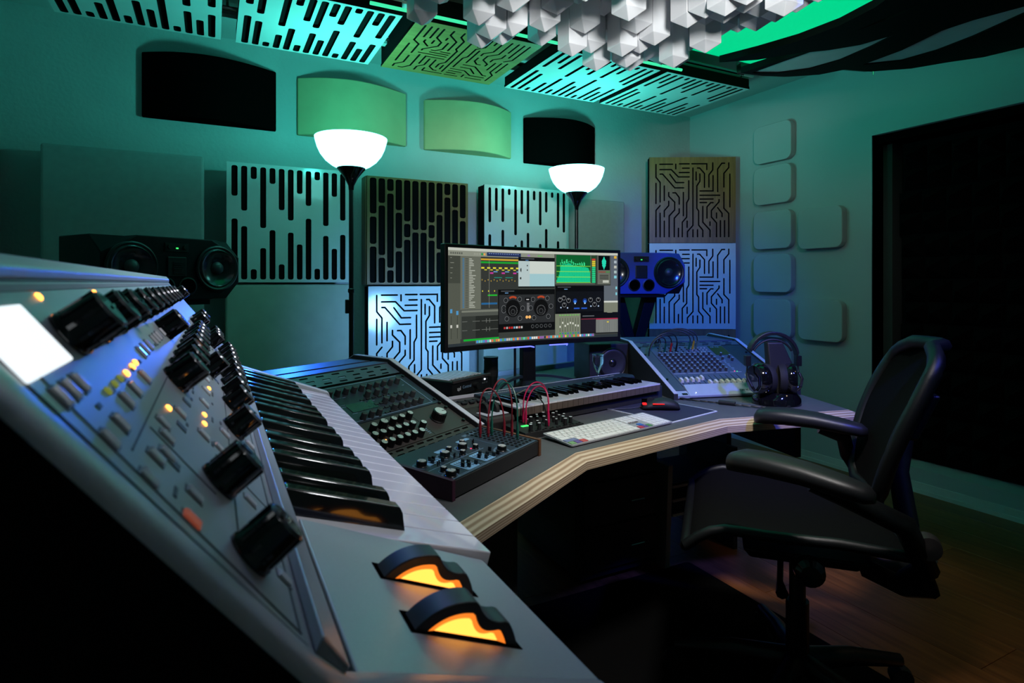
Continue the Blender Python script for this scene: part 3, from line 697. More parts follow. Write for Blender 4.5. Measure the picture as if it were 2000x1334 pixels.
# printed frame lines on the panel
def pline(b0, L0, b1, L1, wd=.0007, m='print_dark', nm='print_line'):
    x0, x1 = sorted((SGN * b0, SGN * b1)); y0, y1 = sorted((L0, L1))
    if x1 - x0 < wd: x1 = x0 + wd
    if y1 - y0 < wd: y1 = y0 + wd
    return MB().box((x0, y0, .0008), (x1, y1, .00105)).build(nm, m, pan, 0)
pline(-.1455, .0055, FAR - .015, .0055); pline(-.1455, .0055, -.1455, .1050, .0009); pline(-.150, .1132, FAR - .015, .1132)
pline(-.12, .0265, .5, .0265, .0005); pline(-.135, .0640, .5, .0640, .0005); pline(-.105, .0355, -.105, .0625, .0005); pline(-.06, .008, -.06, .0355, .0005)
MB().box((min(SGN * -.154, SGN * .50), .1100, .0006), (max(SGN * -.154, SGN * .50), .1122, .0011)).build('print_band', 'print_grey', pan, 0)
# knobs on the panel
def pknob(b, L): return obj('knob', KN['syn'], pan, (SGN * b, L, .0008), (0, 0, random.uniform(-2, 2)))
for b, L in [(-.128, .0233), (-.0917, .0348), (.0204, .0228)] + [(.085 + .036 * k, .0222) for k in range(9)]: pknob(b, L)
for k in range(8): pknob(-.009 + .0345 * k, .0605)
for k in range(11): pknob(-.098 + .038 * k, .0945)
for b, L in [(.095, .0785), (.36, .062), (.33, .041), (.365, .041), (.40, .041), (.13, .042), (.43, .062), (.43, .0945)]: pknob(b, L)
# clear buttons and leds
bm = MB().loft([[(-.0022, -.0027, 0), (.0022, -.0027, 0), (.0022, .0027, 0), (-.0022, .0027, 0)], [(-.0020, -.0025, .0008), (.0020, -.0025, .0008), (.0020, .0025, .0008), (-.0020, .0025, .0008)], [(-.0004, -.0021, .0014), (.0004, -.0021, .0014), (.0004, .0021, .0014), (-.0004, .0021, .0014)]])
btn = bm.mesh('button', 'button_clear', 0); btr = bm.mesh('button', 'button_red', 0)
for b, L in [(-.1454, .083), (-.1360, .083), (-.1262, .083), (-.0556, .0716), (-.0836, .0718), (-.1029, .0719), (-.1256, .0699), (-.1427, .07), (-.1425, .058), (-.1245, .058), (-.0985, .0566), (-.0881, .0592), (-.054, .0542), (-.1138, .055), (-.0501, .042), (.0116, .0428), (-.0449, .0331), (-.0077, .0293), (-.1237, .0441), (-.1184, .0077), (-.0744, .0184), (.05, .042), (.09, .0428), (.03, .0095), (.10, .0095), (.17, .0095)]:
    obj('button', btn, pan, (SGN * b, L, .0008))
obj('button', btr, pan, (SGN * -.1424, .0444, .0008))
sbm = MB().loft([[(-.0014, -.0027, 0), (.0014, -.0027, 0), (.0014, .0027, 0), (-.0014, .0027, 0)], [(-.0006, -.0022, .0011), (.0006, -.0022, .0011), (.0006, .0022, .0011), (-.0006, .0022, .0011)]]).mesh('button', 'button_clear', 0)
for b in (-.0228, -.0082, .0083, .034, .047, .060, .086, .099, .13, .145, .19, .205, .22): obj('button', sbm, pan, (SGN * b, .0783, .0008))
bfr = MB().box((-.0027, -.0032, 0), (.0027, .0032, .0002)).mesh('button_frame', 'print_dark', 0)
for o_ in [o_ for o_ in pan.children if o_.name.startswith('button')]: obj('button_frame', bfr, pan, o_.location)
ledm = MB().lathe([(.0013, 0), (.0013, .0005), (.0008, .0009), (0, .0010)], 10)
lo = ledm.mesh('led', 'led_orange'); lol = ledm.mesh('led', 'led_olive')
for b, L in [(-.091, .1078), (-.0038, .1078), (-.0756, .0769), (-.0598, .077), (-.0499, .0772), (-.0643, .0591), (.0674, .0399), (-.0135, .0422), (-.0304, .0419)]: obj('led', lo, pan, (SGN * b, L, .0008))
for b in (-.0883, -.0991, -.1112): obj('led', lol, pan, (SGN * b, .0772, .0008))
x0, x1 = sorted((SGN * -.162, SGN * -.1155))
sc_ = MB().box((x0 + .0075 if SGN > 0 else x0, .0885, .0006), (x1 if SGN > 0 else x1 - .0075, .1060, .0016)).build('display', 'lcd_glow', pan, 0, .0008)
for k in range(60):
    b = random.uniform(-.14, .45); L = random.choice([.014, .031, .0365, .0495, .0655, .0885, .1025]); ln = random.uniform(.003, .009)
    pline(b, L, b + ln, L + .0011, .0011)
for k in range(14): pline(-.13 + .022 * k, .0875 - .012, -.13 + .022 * k + .004, .0875 - .0105, .001)
for k in range(8):
    b = -.118 + .045 * k; x0, x1 = sorted((SGN * b, SGN * (b + .0055))); MB().box((x0, .0500, .0008), (x1, .0545, .0011)).build('print_block', 'print_dark', pan, 0)
# lettering stays within the lower strip of the panel
obj('lettering', text_mesh('POLAR', .010, m='print_dark'), pan, M=Matrix.Translation((SGN * -.005, .0125, .0010)) @ Matrix.Rotation(R(0 if SGN > 0 else 180), 4, 'Z'))
# bevel strip below the panel
MB().loft([[(.022, -.148, -.0895), (.0245, -.146, -.0865), (.033, -.136, -.1025), (.0312, -.136, -.1045)], [(.022, FAR, -.0895), (.0245, FAR, -.0865), (.033, FAR, -.1025), (.0312, FAR, -.1045)]]).build('bevel_strip', 'synth_silver', syn, 0, .0008)
# keys
kx = Vector((.951, 0, -.309)); kn = Vector((.309, 0, .951)); KF = Vector((.138, 0, -.149)); pitch = .0235
KM = frame(KF, (0, 1, 0), -kx)
if (KM.to_3x3() @ Vector((0, 0, 1))).dot(kn) < 0: raise SystemExit('key frame')
pat = [0, 2, 4, 5, 7, 9, 11]; blk = [1, 1, 0, 1, 1, 1, 0]
wk = MB().box((.0004, 0, -.011), (pitch - .0004, .116, 0)).mesh('white_key', 'key_white', 0)
bkm = MB().loft([[(-.0065, .046, -.002), (.0065, .046, -.002), (.0065, .115, -.002), (-.0065, .115, -.002)], [(-.0055, .0505, .0085), (.0055, .0505, .0085), (.0055, .115, .0115), (-.0055, .115, .0115)], [(-.0045, .053, .0115), (.0045, .053, .0115), (.0045, .1145, .0125), (-.0045, .1145, .0125)]]).mesh('black_key', 'key_black', 35)
first = 0
for i in range(22):
    obj('white_key', wk, syn, M=KM @ Matrix.Translation((i * pitch, 0, 0)), bevel=.0009)
for i in range(21):
    if blk[i % 7]:
        sh = (-.0018, .0018, 0, -.0022, 0, .0022, 0)[i % 7]
        obj('black_key', bkm, syn, M=KM @ Matrix.Translation(((i + 1) * pitch + sh, 0, 0)), bevel=.0010)
obj('key_slip', MB().box((0, -.002, -.035), (22 * pitch, .115, -.014)).mesh('key_slip', 'key_bed', 0), syn, M=KM)
# wheel plate and front corner
PL = [(.0364, -.111, -.126), (.131, -.1508, -.112), (.134, -.156, -.112), (.132, -.185, -.112), (.0364, -.185, -.126)]
MB().loft([[(x, b, z) for x, z, b in PL], [(x, -.0012, z) for x, z, b in PL]]).build('wheel_plate', 'synth_silver', syn, 0, .0012)
MB().loft([[(x, .518, z) for x, z in ((.0312, -.104), (.139, -.146), (.141, -.152), (.139, -.185), (.0312, -.185))], [(x, FAR, z) for x, z in ((.0312, -.104), (.139, -.146), (.141, -.152), (.139, -.185), (.0312, -.185))]]).build('end_block', 'synth_silver', syn, 0, .0012)
MB().box((-.07, -.118, -.20), (.135, FAR, -.182)).build('bottom_tray', 'plastic_black', syn, 0)
# near end cheek: silver lip running round the end, dark side below it
lip = [(-.0560, .0064, -.158), (-.0500, .0058, -.158), (-.0461, -.0004, -.157), (.022, -.0888, -.148), (.0312, -.1035, -.1355), (.0364, -.1105, -.1262), (.131, -.1503, -.1122), (.136, -.158, -.1120)]
cx0 = Vector((.03, 0, -.12)); r0, r1, r2, r3 = [], [], [], []
for x, z, b in lip:
    o_ = Vector((.55, 0, .83)) if x < .03 else Vector((.35, 0, .93))
    r0.append((x, b, z)); r1.append((x + o_.x * .0005, b - .004, z + o_.z * .0005)); r2.append((x, b - .0105, z)); r3.append((x - o_.x * .0026, b - .0125, z - o_.z * .0026))
MB().loft([r0, r1, r2, r3], closed=False, caps=False).build('end_lip', 'synth_silver', syn, 60)
r4 = [(x * .9 + .0, b - .0135, max(z - .05, -.2)) for x, b, z in r3]; r5 = [(x * .7, b - .010, -.205) for x, b, z in r3]
MB().loft([r3, r4, r5], closed=False, caps=False).build('end_cheek', 'mat_black', syn, 0)
# pitch and mod wheels
PLM = frame((.0364, 0, -.111), (.922, 0, -.388), (0, 1, 0))       # x down the plate, y along keys, z out of the plate
WC = (.0515, -.0118); WR = .0250
def wheel(b0, b1, name_face):
    prof = []; inner = []
    for k in range(49):
        a = R(180 * k / 48); r = WR
        dn = abs(math.degrees(a) - 73)
        if dn < 18: r = WR - .0042 * (1 - (dn / 18) ** 2) ** .8
        prof.append((WC[0] + r * math.cos(a), WC[1] + r * math.sin(a))); inner.append((WC[0] + (r - .0042) * math.cos(a), WC[1] + (r - .0042) * math.sin(a)))
    wl = MB(); n = len(prof)
    ring = prof + inner[::-1]
    vs = [(x, b0, z) for x, z in ring] + [(x, b1, z) for x, z in ring]; m = len(ring); fs = []
    for k in range(m): fs.append((k, (k + 1) % m, m + (k + 1) % m, m + k))
    for k in range(n - 1): fs.append((k, m - 1 - k, m - 2 - k, k + 1)); fs.append((m + k, m + k + 1, 2 * m - 2 - k, 2 * m - 1 - k))
    wl.add(vs, fs); o = obj(name_face, wl.mesh(name_face, 'wheel_rim', 40), syn, M=PLM, bevel=.0006)
    dsc = MB(); pts = [(x, b0 + .0022, z) for x, z in inner]; q = [(x, b1 - .002, z) for x, z in inner]
    dsc.loft([pts, q]); obj('wheel_disc', dsc.mesh('wheel_disc', 'led_amber', 0), o)
    lip_ = MB()
    for k in range(n - 1):
        (x0, z0), (x1, z1) = inner[k], inner[k + 1]
        f = .88; X0, Z0, X1, Z1 = [WC[i % 2] + (v - WC[i % 2]) * f for i, v in enumerate((x0, z0, x1, z1))]
        lip_.quad((x0, b0 + .0008, z0), (x1, b0 + .0008, z1), (X1, b0 + .0020, Z1), (X0, b0 + .0020, Z0))
    obj('wheel_bevel', lip_.mesh('wheel_bevel', 'led_rim', 0), o)
    sl = MB().box((WC[0] - .0238, b0 - .0012, -.001), (WC[0] + .0238, b1 + .0016, .0003)).mesh('wheel_slot', 'fabric_black', 0); obj('wheel_slot', sl, syn, M=PLM)
glow('led_rim', (1.0, .22, .02), 1.1)
wheel(-.0535, -.0410, 'pitch_wheel'); wheel(-.0955, -.0830, 'modulation_wheel')
# stand
st = thing('keyboard_stand', 'black stand carrying the foreground synthesizer', 'stand', (0, sy0, 0))
for y in (.12, .42):
    MB().tube([(-.02, y, EYE - .203), (-.02, y, .62), (-.02, y, .02)], .018, 8).build('post', 'mat_black', st)
    MB().box((-.32, y - .02, 0), (.22, y + .02, .025)).build('foot', 'mat_black', st, 0)
MB().box((-.07, .08, EYE - .216), (.10, .46, EYE - .201)).build('tray', 'mat_black', st, 0)

# ================================================================== left desktop console with two rack synths
CW = Vector((.857, .515, 0)); CB = Vector((-.515, .857, 0)); CO = Vector((.627, 1.424, DZ))
con = thing('desktop_rack', 'wedge-shaped desktop rack with pale sides on the left wing of the desk', 'rack', M=frame(CO, CW, CB))
def edge_strip(parent, prof_, x, wd):
    for (a0, b0), (a1, b1) in zip(prof_[2:], prof_[3:]):
        d_ = Vector((a1 - a0, b1 - b0)).normalized(); q_ = Vector((-d_.y, d_.x)); q_ = q_ if q_.y > 0 else -q_
        MB().add([(x, a0, b0), (x + wd, a0, b0), (x + wd, a1, b1), (x, a1, b1), (x, a0 + q_.x * .002, b0 + q_.y * .002), (x + wd, a0 + q_.x * .002, b0 + q_.y * .002), (x + wd, a1 + q_.x * .002, b1 + q_.y * .002), (x, a1 + q_.x * .002, b1 + q_.y * .002)],
                 [(0, 1, 2, 3), (7, 6, 5, 4), (0, 4, 5, 1), (1, 5, 6, 2), (2, 6, 7, 3), (3, 7, 4, 0)]).build('edge_strip', 'cheek_white', parent, 0)
side = [(-.004, .0), (.495, .0), (.495, .185), (.47, .199), (.325, .196), (-.004, .044)]
for x in (-.524, .002):
    M = Matrix(((0, 0, 1, x), (1, 0, 0, 0), (0, 1, 0, 0), (0, 0, 0, 1)))
    ck_ = MB().prism(side, 0, .018, 0, M).build('side_cheek', 'cheek_dark', con, 0)
    edge_strip(ck_, side, x, .018)
MB().box((-.505, .02, .002), (.001, .49, .02)).build('bottom_board', 'rubber_black', con, 0)
MB().box((-.505, .40, .172), (.001, .482, .188)).build('top_board', 'rack_steel', con, 0)
MB().box((-.505, .328, .172), (.001, .382, .188)).build('top_board', 'rack_steel', con, 0)
MB().box((-.505, .382, .165), (.001, .40, .175)).build('top_gap', 'rubber_black', con, 0)
slp = math.atan2(.15, .325)
SV = CB * math.cos(slp) + Vector((0, 0, math.sin(slp))); SO = CO + Vector((0, 0, .035))
SM = frame(SO, CW, SV)
SLm = Matrix.Translation((0, 0, .035)) @ Matrix.Rotation(slp, 4, 'X')
def vent(parent, y0, y1, rows, n, wd, x0=-.50, x1=-.004, M=None, m='panel_anthracite'):
    hs = []
    for r in range(rows):
        yy = y0 + (y1 - y0) * (r + .5) / rows
        for k in range(n):
            xx = x0 + .02 + (x1 - x0 - .04) * (k + .5) / n + (.004 if r % 2 else -.004)
            hs.append(rrect(xx - wd / 2, yy - .0028, xx + wd / 2, yy + .0028, .0026, 3))
    me = board_mesh('vent_panel', [(x0, y0), (x1, y0), (x1, y1), (x0, y1)], hs, .002, m)
    return obj('vent_panel', me, parent, M=M)
vent(con, -.002, .026, 2, 13, .024, M=SLm)
vent(con, .304, .356, 3, 9, .026, M=SLm, m='rack_steel')
obj('rack_shadow_board', MB().box((-.505, .0, -.03), (.001, .36, -.025)).mesh('rack_shadow_board', 'rubber_black', 0), con, M=SLm)
# upper rack synth
ru = thing('rack_synth_module', 'upper navy rack synth with small grey knobs and a display in the left rack', 'synthesizer', M=SM)
MB().box((-.50, .140, -.012), (-.004, .296, .001)).build('panel', 'panel_navy', ru, 0, .0008)
MB().box((-.500, .289, .001), (-.035, .291, .002)).build('print_line', 'print_line', ru, 0)
MB().box((-.495, .1455, .001), (-.030, .1470, .002)).build('print_line', 'print_line', ru, 0)
MB().box((-.032, .1455, .001), (-.030, .285, .002)).build('print_line', 'print_line', ru, 0)
place(ru, KN['mod'], [(-.062 - .0262 * k, .2585) for k in range(16)], z=.001)
place(ru, KN['mod'], [(-.135, .229), (-.166, .229), (-.198, .229)] + [(-.068 - .0258 * k, .1905) for k in range(5)] + [(-.070 - .0252 * k, .1565) for k in range(5)] + [(-.227 - .0256 * k, .1525) for k in range(3)], z=.001)
MB().box((-.284, .180, .001), (-.200, .213, .0022)).build('display', 'display_teal', ru, 0)
for k in range(26):
    x = random.uniform(-.36, -.05); y = random.choice([.176, .207, .214, .243, .27]); MB().box((x, y, .001), (x + random.uniform(.006, .02), y + .0015, .0016)).build('print_line', 'print_line', ru, 0)
for k in range(12):
    x = -.205 + (k % 4) * .017; y = .148 + (k // 4) * .02; MB().box((x, y, .001), (x + .012, y + .006, .0035)).build('button', 'button_dark', ru, 0)
for k in range(8): MB().box((-.09 - k * .02, .2155, .001), (-.078 - k * .02, .2205, .0035)).build('button', 'button_dark', ru, 0)
for y in (.155, .282): MB().lathe([(.0045, 0), (.0045, .004), (0, .005)], 10).build('rack_screw', 'plastic_black', ru, loc=(-.013, y, .001))
# lower rack synth
rd = thing('rack_synth_module', 'lower brown-grey rack synth with silver-capped knobs and one big knob in the left rack', 'synthesizer', M=SM)
MB().box((-.50, .0285, -.012), (-.004, .138, .001)).build('panel', 'panel_anthracite', rd, 0, .0008)
MB().box((-.1455, .030, .001), (-.1442, .136, .0016)).build('print_line', 'plastic_black', rd, 0)
place(rd, KN['sil'], [(-.291, .1045), (-.224, .107), (-.195, .108), (-.163, .111), (-.34, .104), (-.37, .104)], z=.001)
place(rd, KN['silb'], [(-.258, .106)], z=.001)
place(rd, KN['sil'], [(-.289 + .0252 * k, .0755) for k in range(-3, 5)] + [(-.159, .066)] + [(-.291 + .0252 * k, .0425) for k in range(-3, 5)], z=.001)
place(rd, KN['big'], [(-.085, .078)], z=.001)
MB().lathe([(.0016, 0), (.0016, .001), (0, .0014)], 8).build('led', 'led_orange', rd, loc=(-.285, .0635, .001))
for k in range(5): MB().box((-.158 + .0, .040 + .006 * k, .001), (-.150 + (k % 2) * .003, .0415 + .006 * k, .0014)).build('print_line', 'print_line', rd, 0)
for y in (.045, .11, .134): MB().lathe([(.0045, 0), (.0045, .006), (0, .007)], 10).build('rack_screw', 'plastic_black', rd, loc=(-.015, y, .001))

# ================================================================== semi-modular patch synth
PA = Vector((.417, 1.066, DZ)); PU = Vector((.849, .528, 0)); PB = Vector((-.528, .849, 0))
ps = thing('patch_synth', 'black semi-modular desktop synth with wooden end and patched cables', 'synthesizer', M=frame(PA, PU, PB))
tl = math.atan2(.012, .17)
MB().loft([[(0, 0, .003), (.339, 0, .003), (.339, .172, .003), (0, .172, .003)], [(0, -.001, .037), (.339, -.001, .037), (.339, .174, .0495), (0, .174, .0495)]]).build('case', 'plastic_matt', ps, 0, .001)
sidep = [(-.004, 0), (.176, 0), (.178, .053), (-.004, .0405)]
Mx = lambda x: Matrix(((0, 0, 1, x), (1, 0, 0, 0), (0, 1, 0, 0), (0, 0, 0, 1)))
MB().prism(sidep, 0, .010, 0, Mx(.339)).build('end_cheek', 'wood_cheek', ps, 0, .001)
MB().prism(sidep, 0, .010, 0, Mx(-.010)).build('end_cheek', 'cheek_purple_lit', ps, 0, .001)
PT = Matrix.Translation((0, 0, .0375)) @ Matrix.Rotation(tl, 4, 'X')
pf = obj('panel', MB().box((.001, .001, 0), (.338, .172, .0012)).mesh('panel', 'panel_navy', 0), ps, M=PT)
def pq(a, b, m, nm='print_line', h=.0016): return MB().box((a[0], a[1], .0012), (b[0], b[1], h)).build(nm, m, pf, 0)
for a, b in [((.064, .010), (.106, .060)), ((.131, .012), (.171, .060)), ((.030, .084), (.076, .112)), ((.10, .118), (.135, .132)), ((.19, .128), (.235, .140))]: 
    obj('print_field', MB().prism(rrect(*a, *b, .004, 3), .0012, .0015).mesh('print_field', 'print_blue', 0), pf)
def ringp(x, y, r):
    m = MB(); n = 28
    for k in range(24):
        a, b = R(-60 + 300 * k / 24), R(-60 + 300 * (k + 1) / 24)
        m.quad((x + r * math.cos(a), y + r * math.sin(a), .0014), (x + (r + .0009) * math.cos(a), y + (r + .0009) * math.sin(a), .0014), (x + (r + .0009) * math.cos(b), y + (r + .0009) * math.sin(b), .0014), (x + r * math.cos(b), y + r * math.sin(b), .0014))
    m.build('print_ring', 'print_line', pf, 0)
BIG = [(.014, .096), (.09, .095), (.161, .100), (.209, .025), (.010, .018)]; SML = [(.130, .112), (.189, .119), (.185, .078), (.133, .076), (.024, .044)]
place(pf, KN['pb'], [(x + .004, y) for x, y in BIG], z=.0012); place(pf, KN['psm'], SML, z=.0012)
for x, y in BIG:
    ringp(x + .004, y, .0150); ringp(x + .004, y, .0175)
for x, y in SML: ringp(x, y, .0095)
for a, b in [((.004, .066), (.20, .0668)), ((.004, .004), (.33, .0048)), ((.05, .068), (.0508, .13)), ((.118, .068), (.1188, .13)), ((.215, .045), (.24, .0458)), ((.004, .0075), (.25, .0081)), ((.115, .004), (.1157, .064)), ((.24, .04), (.2407, .14))]: pq(a, b, 'print_line')
slm = MB().box((-.0018, -.0035, 0), (.0018, .0035, .009)).mesh('slider_cap', 'plastic_black', 0); slt = MB().box((-.0009, -.017, 0), (.0009, .017, .0006)).mesh('slider_slot', 'plastic_black', 0)
for k, (x, ys) in enumerate([(.070, .03), (.078, .02), (.086, .042), (.094, .033), (.102, .019), (.137, .035), (.145, .022), (.153, .044), (.161, .030), (.169, .018), (.045, .09), (.053, .103), (.061, .10), (.069, .082), (.186, .018), (.194, .045), (.036, .018)]):
    obj('slider_slot', slt, pf, (x, .036 if k < 10 else (.097 if k < 14 else .032), .0014)); obj('slider_cap', slm, pf, (x, ys, .0014))
for x, y in ((.178, .085), (.20, .125)): MB().lathe([(.0018, 0), (.0018, .001), (0, .0014)], 8).build('led', 'led_red', pf, loc=(x, y, .0012))
swm = MB().cyl((0, 0, 0), (0, .001, .010), .0012, .0016, 6).mesh('toggle', 'plastic_black')
for x, y in [(.040, .072), (.048, .074), (.100, .075), (.108, .078), (.112, .068), (.205, .10), (.215, .104)]: obj('toggle', swm, pf, (x, y, .0012))
jm = MB().lathe([(.0042, 0), (.0042, .0016), (.0026, .0016), (.0026, .0002), (0, .0002)], 14).mesh('jack_socket', 'metal_dark')
for i in range(5):
    for j in range(12):
        x = .262 + i * .0155; y = .014 + j * .0128
        obj('jack_socket', jm, pf, (x, y, .0012))
marks(pf, Matrix.Translation((.238, .146, .0013)), .055, .011, 'print_line')
MB().lathe([(.008, 0), (.008, .006), (0, .006)], 10).build('rubber_foot', 'rubber_black', ps, loc=(.02, .02, -.0)); MB().lathe([(.008, 0), (.008, .006), (0, .006)], 10).build('rubber_foot', 'rubber_black', ps, loc=(.31, .15, 0))
PSW = frame(PA, PU, PB) @ PT
# small modular synth
EO = Vector((.747, 1.387, DZ)); EU = Vector((.992, .126, 0))
eu = thing('mini_modular_synth', 'small flat black modular synth with many little knobs behind the white keyboard', 'synthesizer', M=frame(EO, EU, (-.126, .992, 0)))
MB().loft([[(0, 0, .001), (.206, 0, .001), (.215, .13, .001), (0, .13, .001)], [(0, 0, .018), (.206, 0, .018), (.215, .13, .021), (0, .13, .021)]]).build('case', 'plastic_matt', eu, 0, .001)
ek = [(.043, .032), (.026, .012), (.074, .045), (.055, .012), (.104, .086), (.116, .070), (.139, .055), (.165, .090), (.168, .066), (.162, .040), (.19, .07), (.175, .022), (.118, .108), (.145, .112), (.192, .108), (.08, .085), (.06, .075), (.095, .03), (.13, .03), (.15, .015)]
place(eu, KN['eu'], ek[::2], z=.0195); place(eu, KN['eul'], ek[1::2], z=.0195)
for k in range(16): obj('jack_socket', jm, eu, (.016 + .012 * k, .004 + (k % 2) * .004, .0187))
MB().box((.030, .055, .019), (.052, .066, .0215)).build('led_window', 'led_green', eu, 0, .002)
EUW = frame(EO, EU, (-.126, .992, 0))
# patch cables
def cable(label, p0, p1, lift, m, group, n0=Vector((0, 0, 1)), side=(0, 0, 0), r=.0019):
    t = thing('patch_cable', label, 'cable', tuple(p0), 0, group)
    a = Vector((0, 0, 0)); b = Vector(p1) - Vector(p0)
    for q in (a, b):
        MB().cyl(q, q + Vector((0, 0, .011)), .0022, .0036, 8).cyl(q + Vector((0, 0, .010)), q + Vector((0, 0, .036)), .0040, .0034, 10).cyl(q + Vector((0, 0, .035)), q + Vector((0, 0, .044)), .0030, .0018, 8).build('plug', m, t)
    MB().tube(arc_pts(a + Vector((0, 0, .040)), b + Vector((0, 0, .040)), lift, 18, side), r, 7).build('cord', m, t)
W_ = lambda x, y, M=PSW: M @ Vector((x, y, .001))
cable('dark red patch cable arching at the back left of the black semi-modular synth', W_(.2615, .117), W_(.3090, .0780), .075, 'cable_red', 'patch cables on the semi-modular synth', side=(.0, .02, 0))
cable('dark red patch cable, the second and taller arch over the semi-modular synth', W_(.2770, .104), W_(.3240, .0650), .095, 'cable_red', 'patch cables on the semi-modular synth', side=(0.02, .03, 0))
cable('dark green patch cable arching over the semi-modular synth', W_(.293, .104), W_(.3090, .0400), .088, 'cable_green', 'patch cables on the semi-modular synth', side=(0.02, .03, 0))
E_ = lambda x, y: EUW @ Vector((x, y, .019))
cable('magenta patch cable making the wide outer arch on the small modular synth', E_(.062, .098), E_(.168, .118), .070, 'cable_magenta', 'magenta patch cables on the small modular synth')
cable('magenta patch cable making the inner arch on the small modular synth', E_(.055, .075), E_(.098, .026), .066, 'cable_magenta', 'magenta patch cables on the small modular synth', side=(.02, .02, 0))
# power lead crossing behind
tag(MB().tube([(.80, 1.56, DZ + .085), (.84, 1.56, DZ + .10), (.87, 1.545, DZ + .09), (.88, 1.52, DZ + .06), (.885, 1.505, DZ + .02)], .0022, 6).build('thin_cable', 'cable_black'), 'thin black cable looping over the left end of the MIDI keyboard', 'cable')

# ================================================================== MIDI keyboard
MA_ = Vector((.779, 1.50, DZ)); MD = Vector((.980, .200, 0)).normalized(); MK = Vector((-MD.y, MD.x, 0))
mk = thing('midi_keyboard', 'dark four-octave MIDI keyboard with white keys in front of the monitor', 'keyboard', M=frame(MA_, MD, MK))
KL = .66; kp = KL / 29
prof = [(.012, .004), (.0, .03), (.004, .042), (.135, .050), (.150, .062), (.205, .064), (.215, .055), (.215, .004)]
MB().prism([(y, z) for y, z in prof], -.105, .006 - .012, 0, Matrix(((0, 0, 1, 0), (1, 0, 0, 0), (0, 1, 0, 0), (0, 0, 0, 1)))).build('left_panel', 'panel_anthracite', mk, 0, .002)
MB().prism([(.012, .004), (.018, .028), (.140, .040), (.140, .004)], -.006, KL + .006, 0, Mx(0)).build('key_tray', 'rubber_black', mk, 0)
MB().prism([(.1405, .004), (.1405, .066), (.15, .0725), (.205, .0725), (.215, .055), (.215, .004)], -.006, KL + .030, 0, Mx(0)).build('rear_panel', 'panel_navy', mk, 0, .002)
MB().box((KL + .006, .014, .004), (KL + .030, .140, .050)).build('end_block', 'panel_navy', mk, 0, .003)
MB().box((-.10, .206, .064), (KL + .02, .2095, .0735)).build('trim_line', 'cheek_white', mk, 0)
wk2 = MB().box((.0004, 0, .058), (kp - .0004, .139, .0625)).box((.0006, .001, .036), (kp - .0006, .004, .058), 1).mesh('white_key', ['key_white', 'key_front_shaded'], 0)
bk2 = MB().loft([[(-.006, .048, .060), (.006, .048, .060), (.006, .138, .060), (-.006, .138, .060)], [(-.0048, .054, .0735), (.0048, .054, .0735), (.0048, .138, .0735), (-.0048, .138, .0735)]]).mesh('black_key', 'key_black', 0)
for i in range(29):
    obj('white_key', wk2, mk, (i * kp, 0, 0))
    if i < 28 and blk[i % 7]: obj('black_key', bk2, mk, ((i + 1) * kp, 0, 0))
lpn = MB().box((-.09, .020, .0445), (-.012, .075, .0475)).build('wheel_bezel', 'cheek_white', mk, 0, .006)
for x in (-.068, -.035):
    MB().lathe([(.0, -.006), (.021, -.006), (.023, -.003), (.023, .003), (.021, .006), (.0, .006)], 24).build('wheel', 'rubber_black', mk, 40, M=Matrix.Translation((x, .062, .053)) @ Matrix.Rotation(R(90), 4, 'Y'))
for i in range(6): MB().box((-.092 + (i % 3) * .028, .14 + (i // 3) * .022, .0605), (-.072 + (i % 3) * .028, .152 + (i // 3) * .022, .066)).build('button', 'button_dark', mk, 0, .001)
MB().lathe([(.006, 0), (.005, .012), (0, .012)], 12).build('slider_cap', 'rubber_black', mk, loc=(-.045, .115, .049))
marks(mk, Matrix.Translation((.03, .172, .0726)), .10, .010, 'print_white')
marks(mk, Matrix.Translation((KL - .16, .172, .0726)), .12, .010, 'print_white')

# ================================================================== white computer keyboard, mat, mouse
kb = thing('computer_keyboard', 'slim white computer keyboard with a few coloured keys at the desk edge', 'keyboard', M=frame((.816, 1.264, DZ), (.981, .194, 0), (-.194, .981, 0)))
ktl = R(4)
KB = Matrix.Translation((0, .002, .003)) @ Matrix.Rotation(ktl, 4, 'X')
obj('base', MB().prism(rrect(0, 0, .418, .115, .007, 4), 0, .004).mesh('base', 'kb_base', 30), kb, M=KB)
MB().box((.01, .085, 0), (.408, .112, .008)).build('battery_foot', 'kb_alu', kb, 0, .003)
kcap = {}
def key(x, y, w_, h_, m='kb_white'):
    k = (round(w_, 4), round(h_, 4), m)
    if k not in kcap: kcap[k] = MB().box((0, 0, 0), (w_, h_, .002)).mesh('key', m, 0)
    obj('key', kcap[k], kb, M=KB @ Matrix.Translation((x, y, .004)))
ku = .0183; g = .0025
def row(y, ws, x=.0045, h_=.0160, cols={}):
    for i, w_ in enumerate(ws): key(x, y, w_ * ku - g, h_, cols.get(i, 'kb_white')); x += w_ * ku
    return x
rows = [[1.1, 1.1, 1.1, 1.35, 5.2, 1.35, 1.1, 1.15, 1.15], [2.35] + [1] * 10 + [2.15], [1.85] + [1] * 11 + [1.65], [1.55] + [1] * 12 + [.95], [1] * 13 + [1.5], [1.4] + [1] * 13]
for r, ws in enumerate(rows):
    cl = {}
    if r == 0: cl = {0: 'key_sage', 1: 'key_violet', 2: 'key_pinkred', 3: 'kb_white'}
    if r == 1: cl = {0: 'key_slate'}
    row(.004 + r * .0183, ws, h_=.0158 if r < 5 else .010, cols=cl)
xn = .0045 + 14.5 * ku + .006
for (x, y), m in {(0, 0): 'key_red', (1, 0): 'key_violet', (2, 0): 'key_green', (1, 1): 'key_blue'}.items(): key(xn + x * ku, .004 + y * .0183, ku - g, .0158, m)
for r in (3, 4, 5):
    for c in range(3): key(xn + c * ku, .004 + r * .0183, ku - g, .0158 if r < 5 else .010)
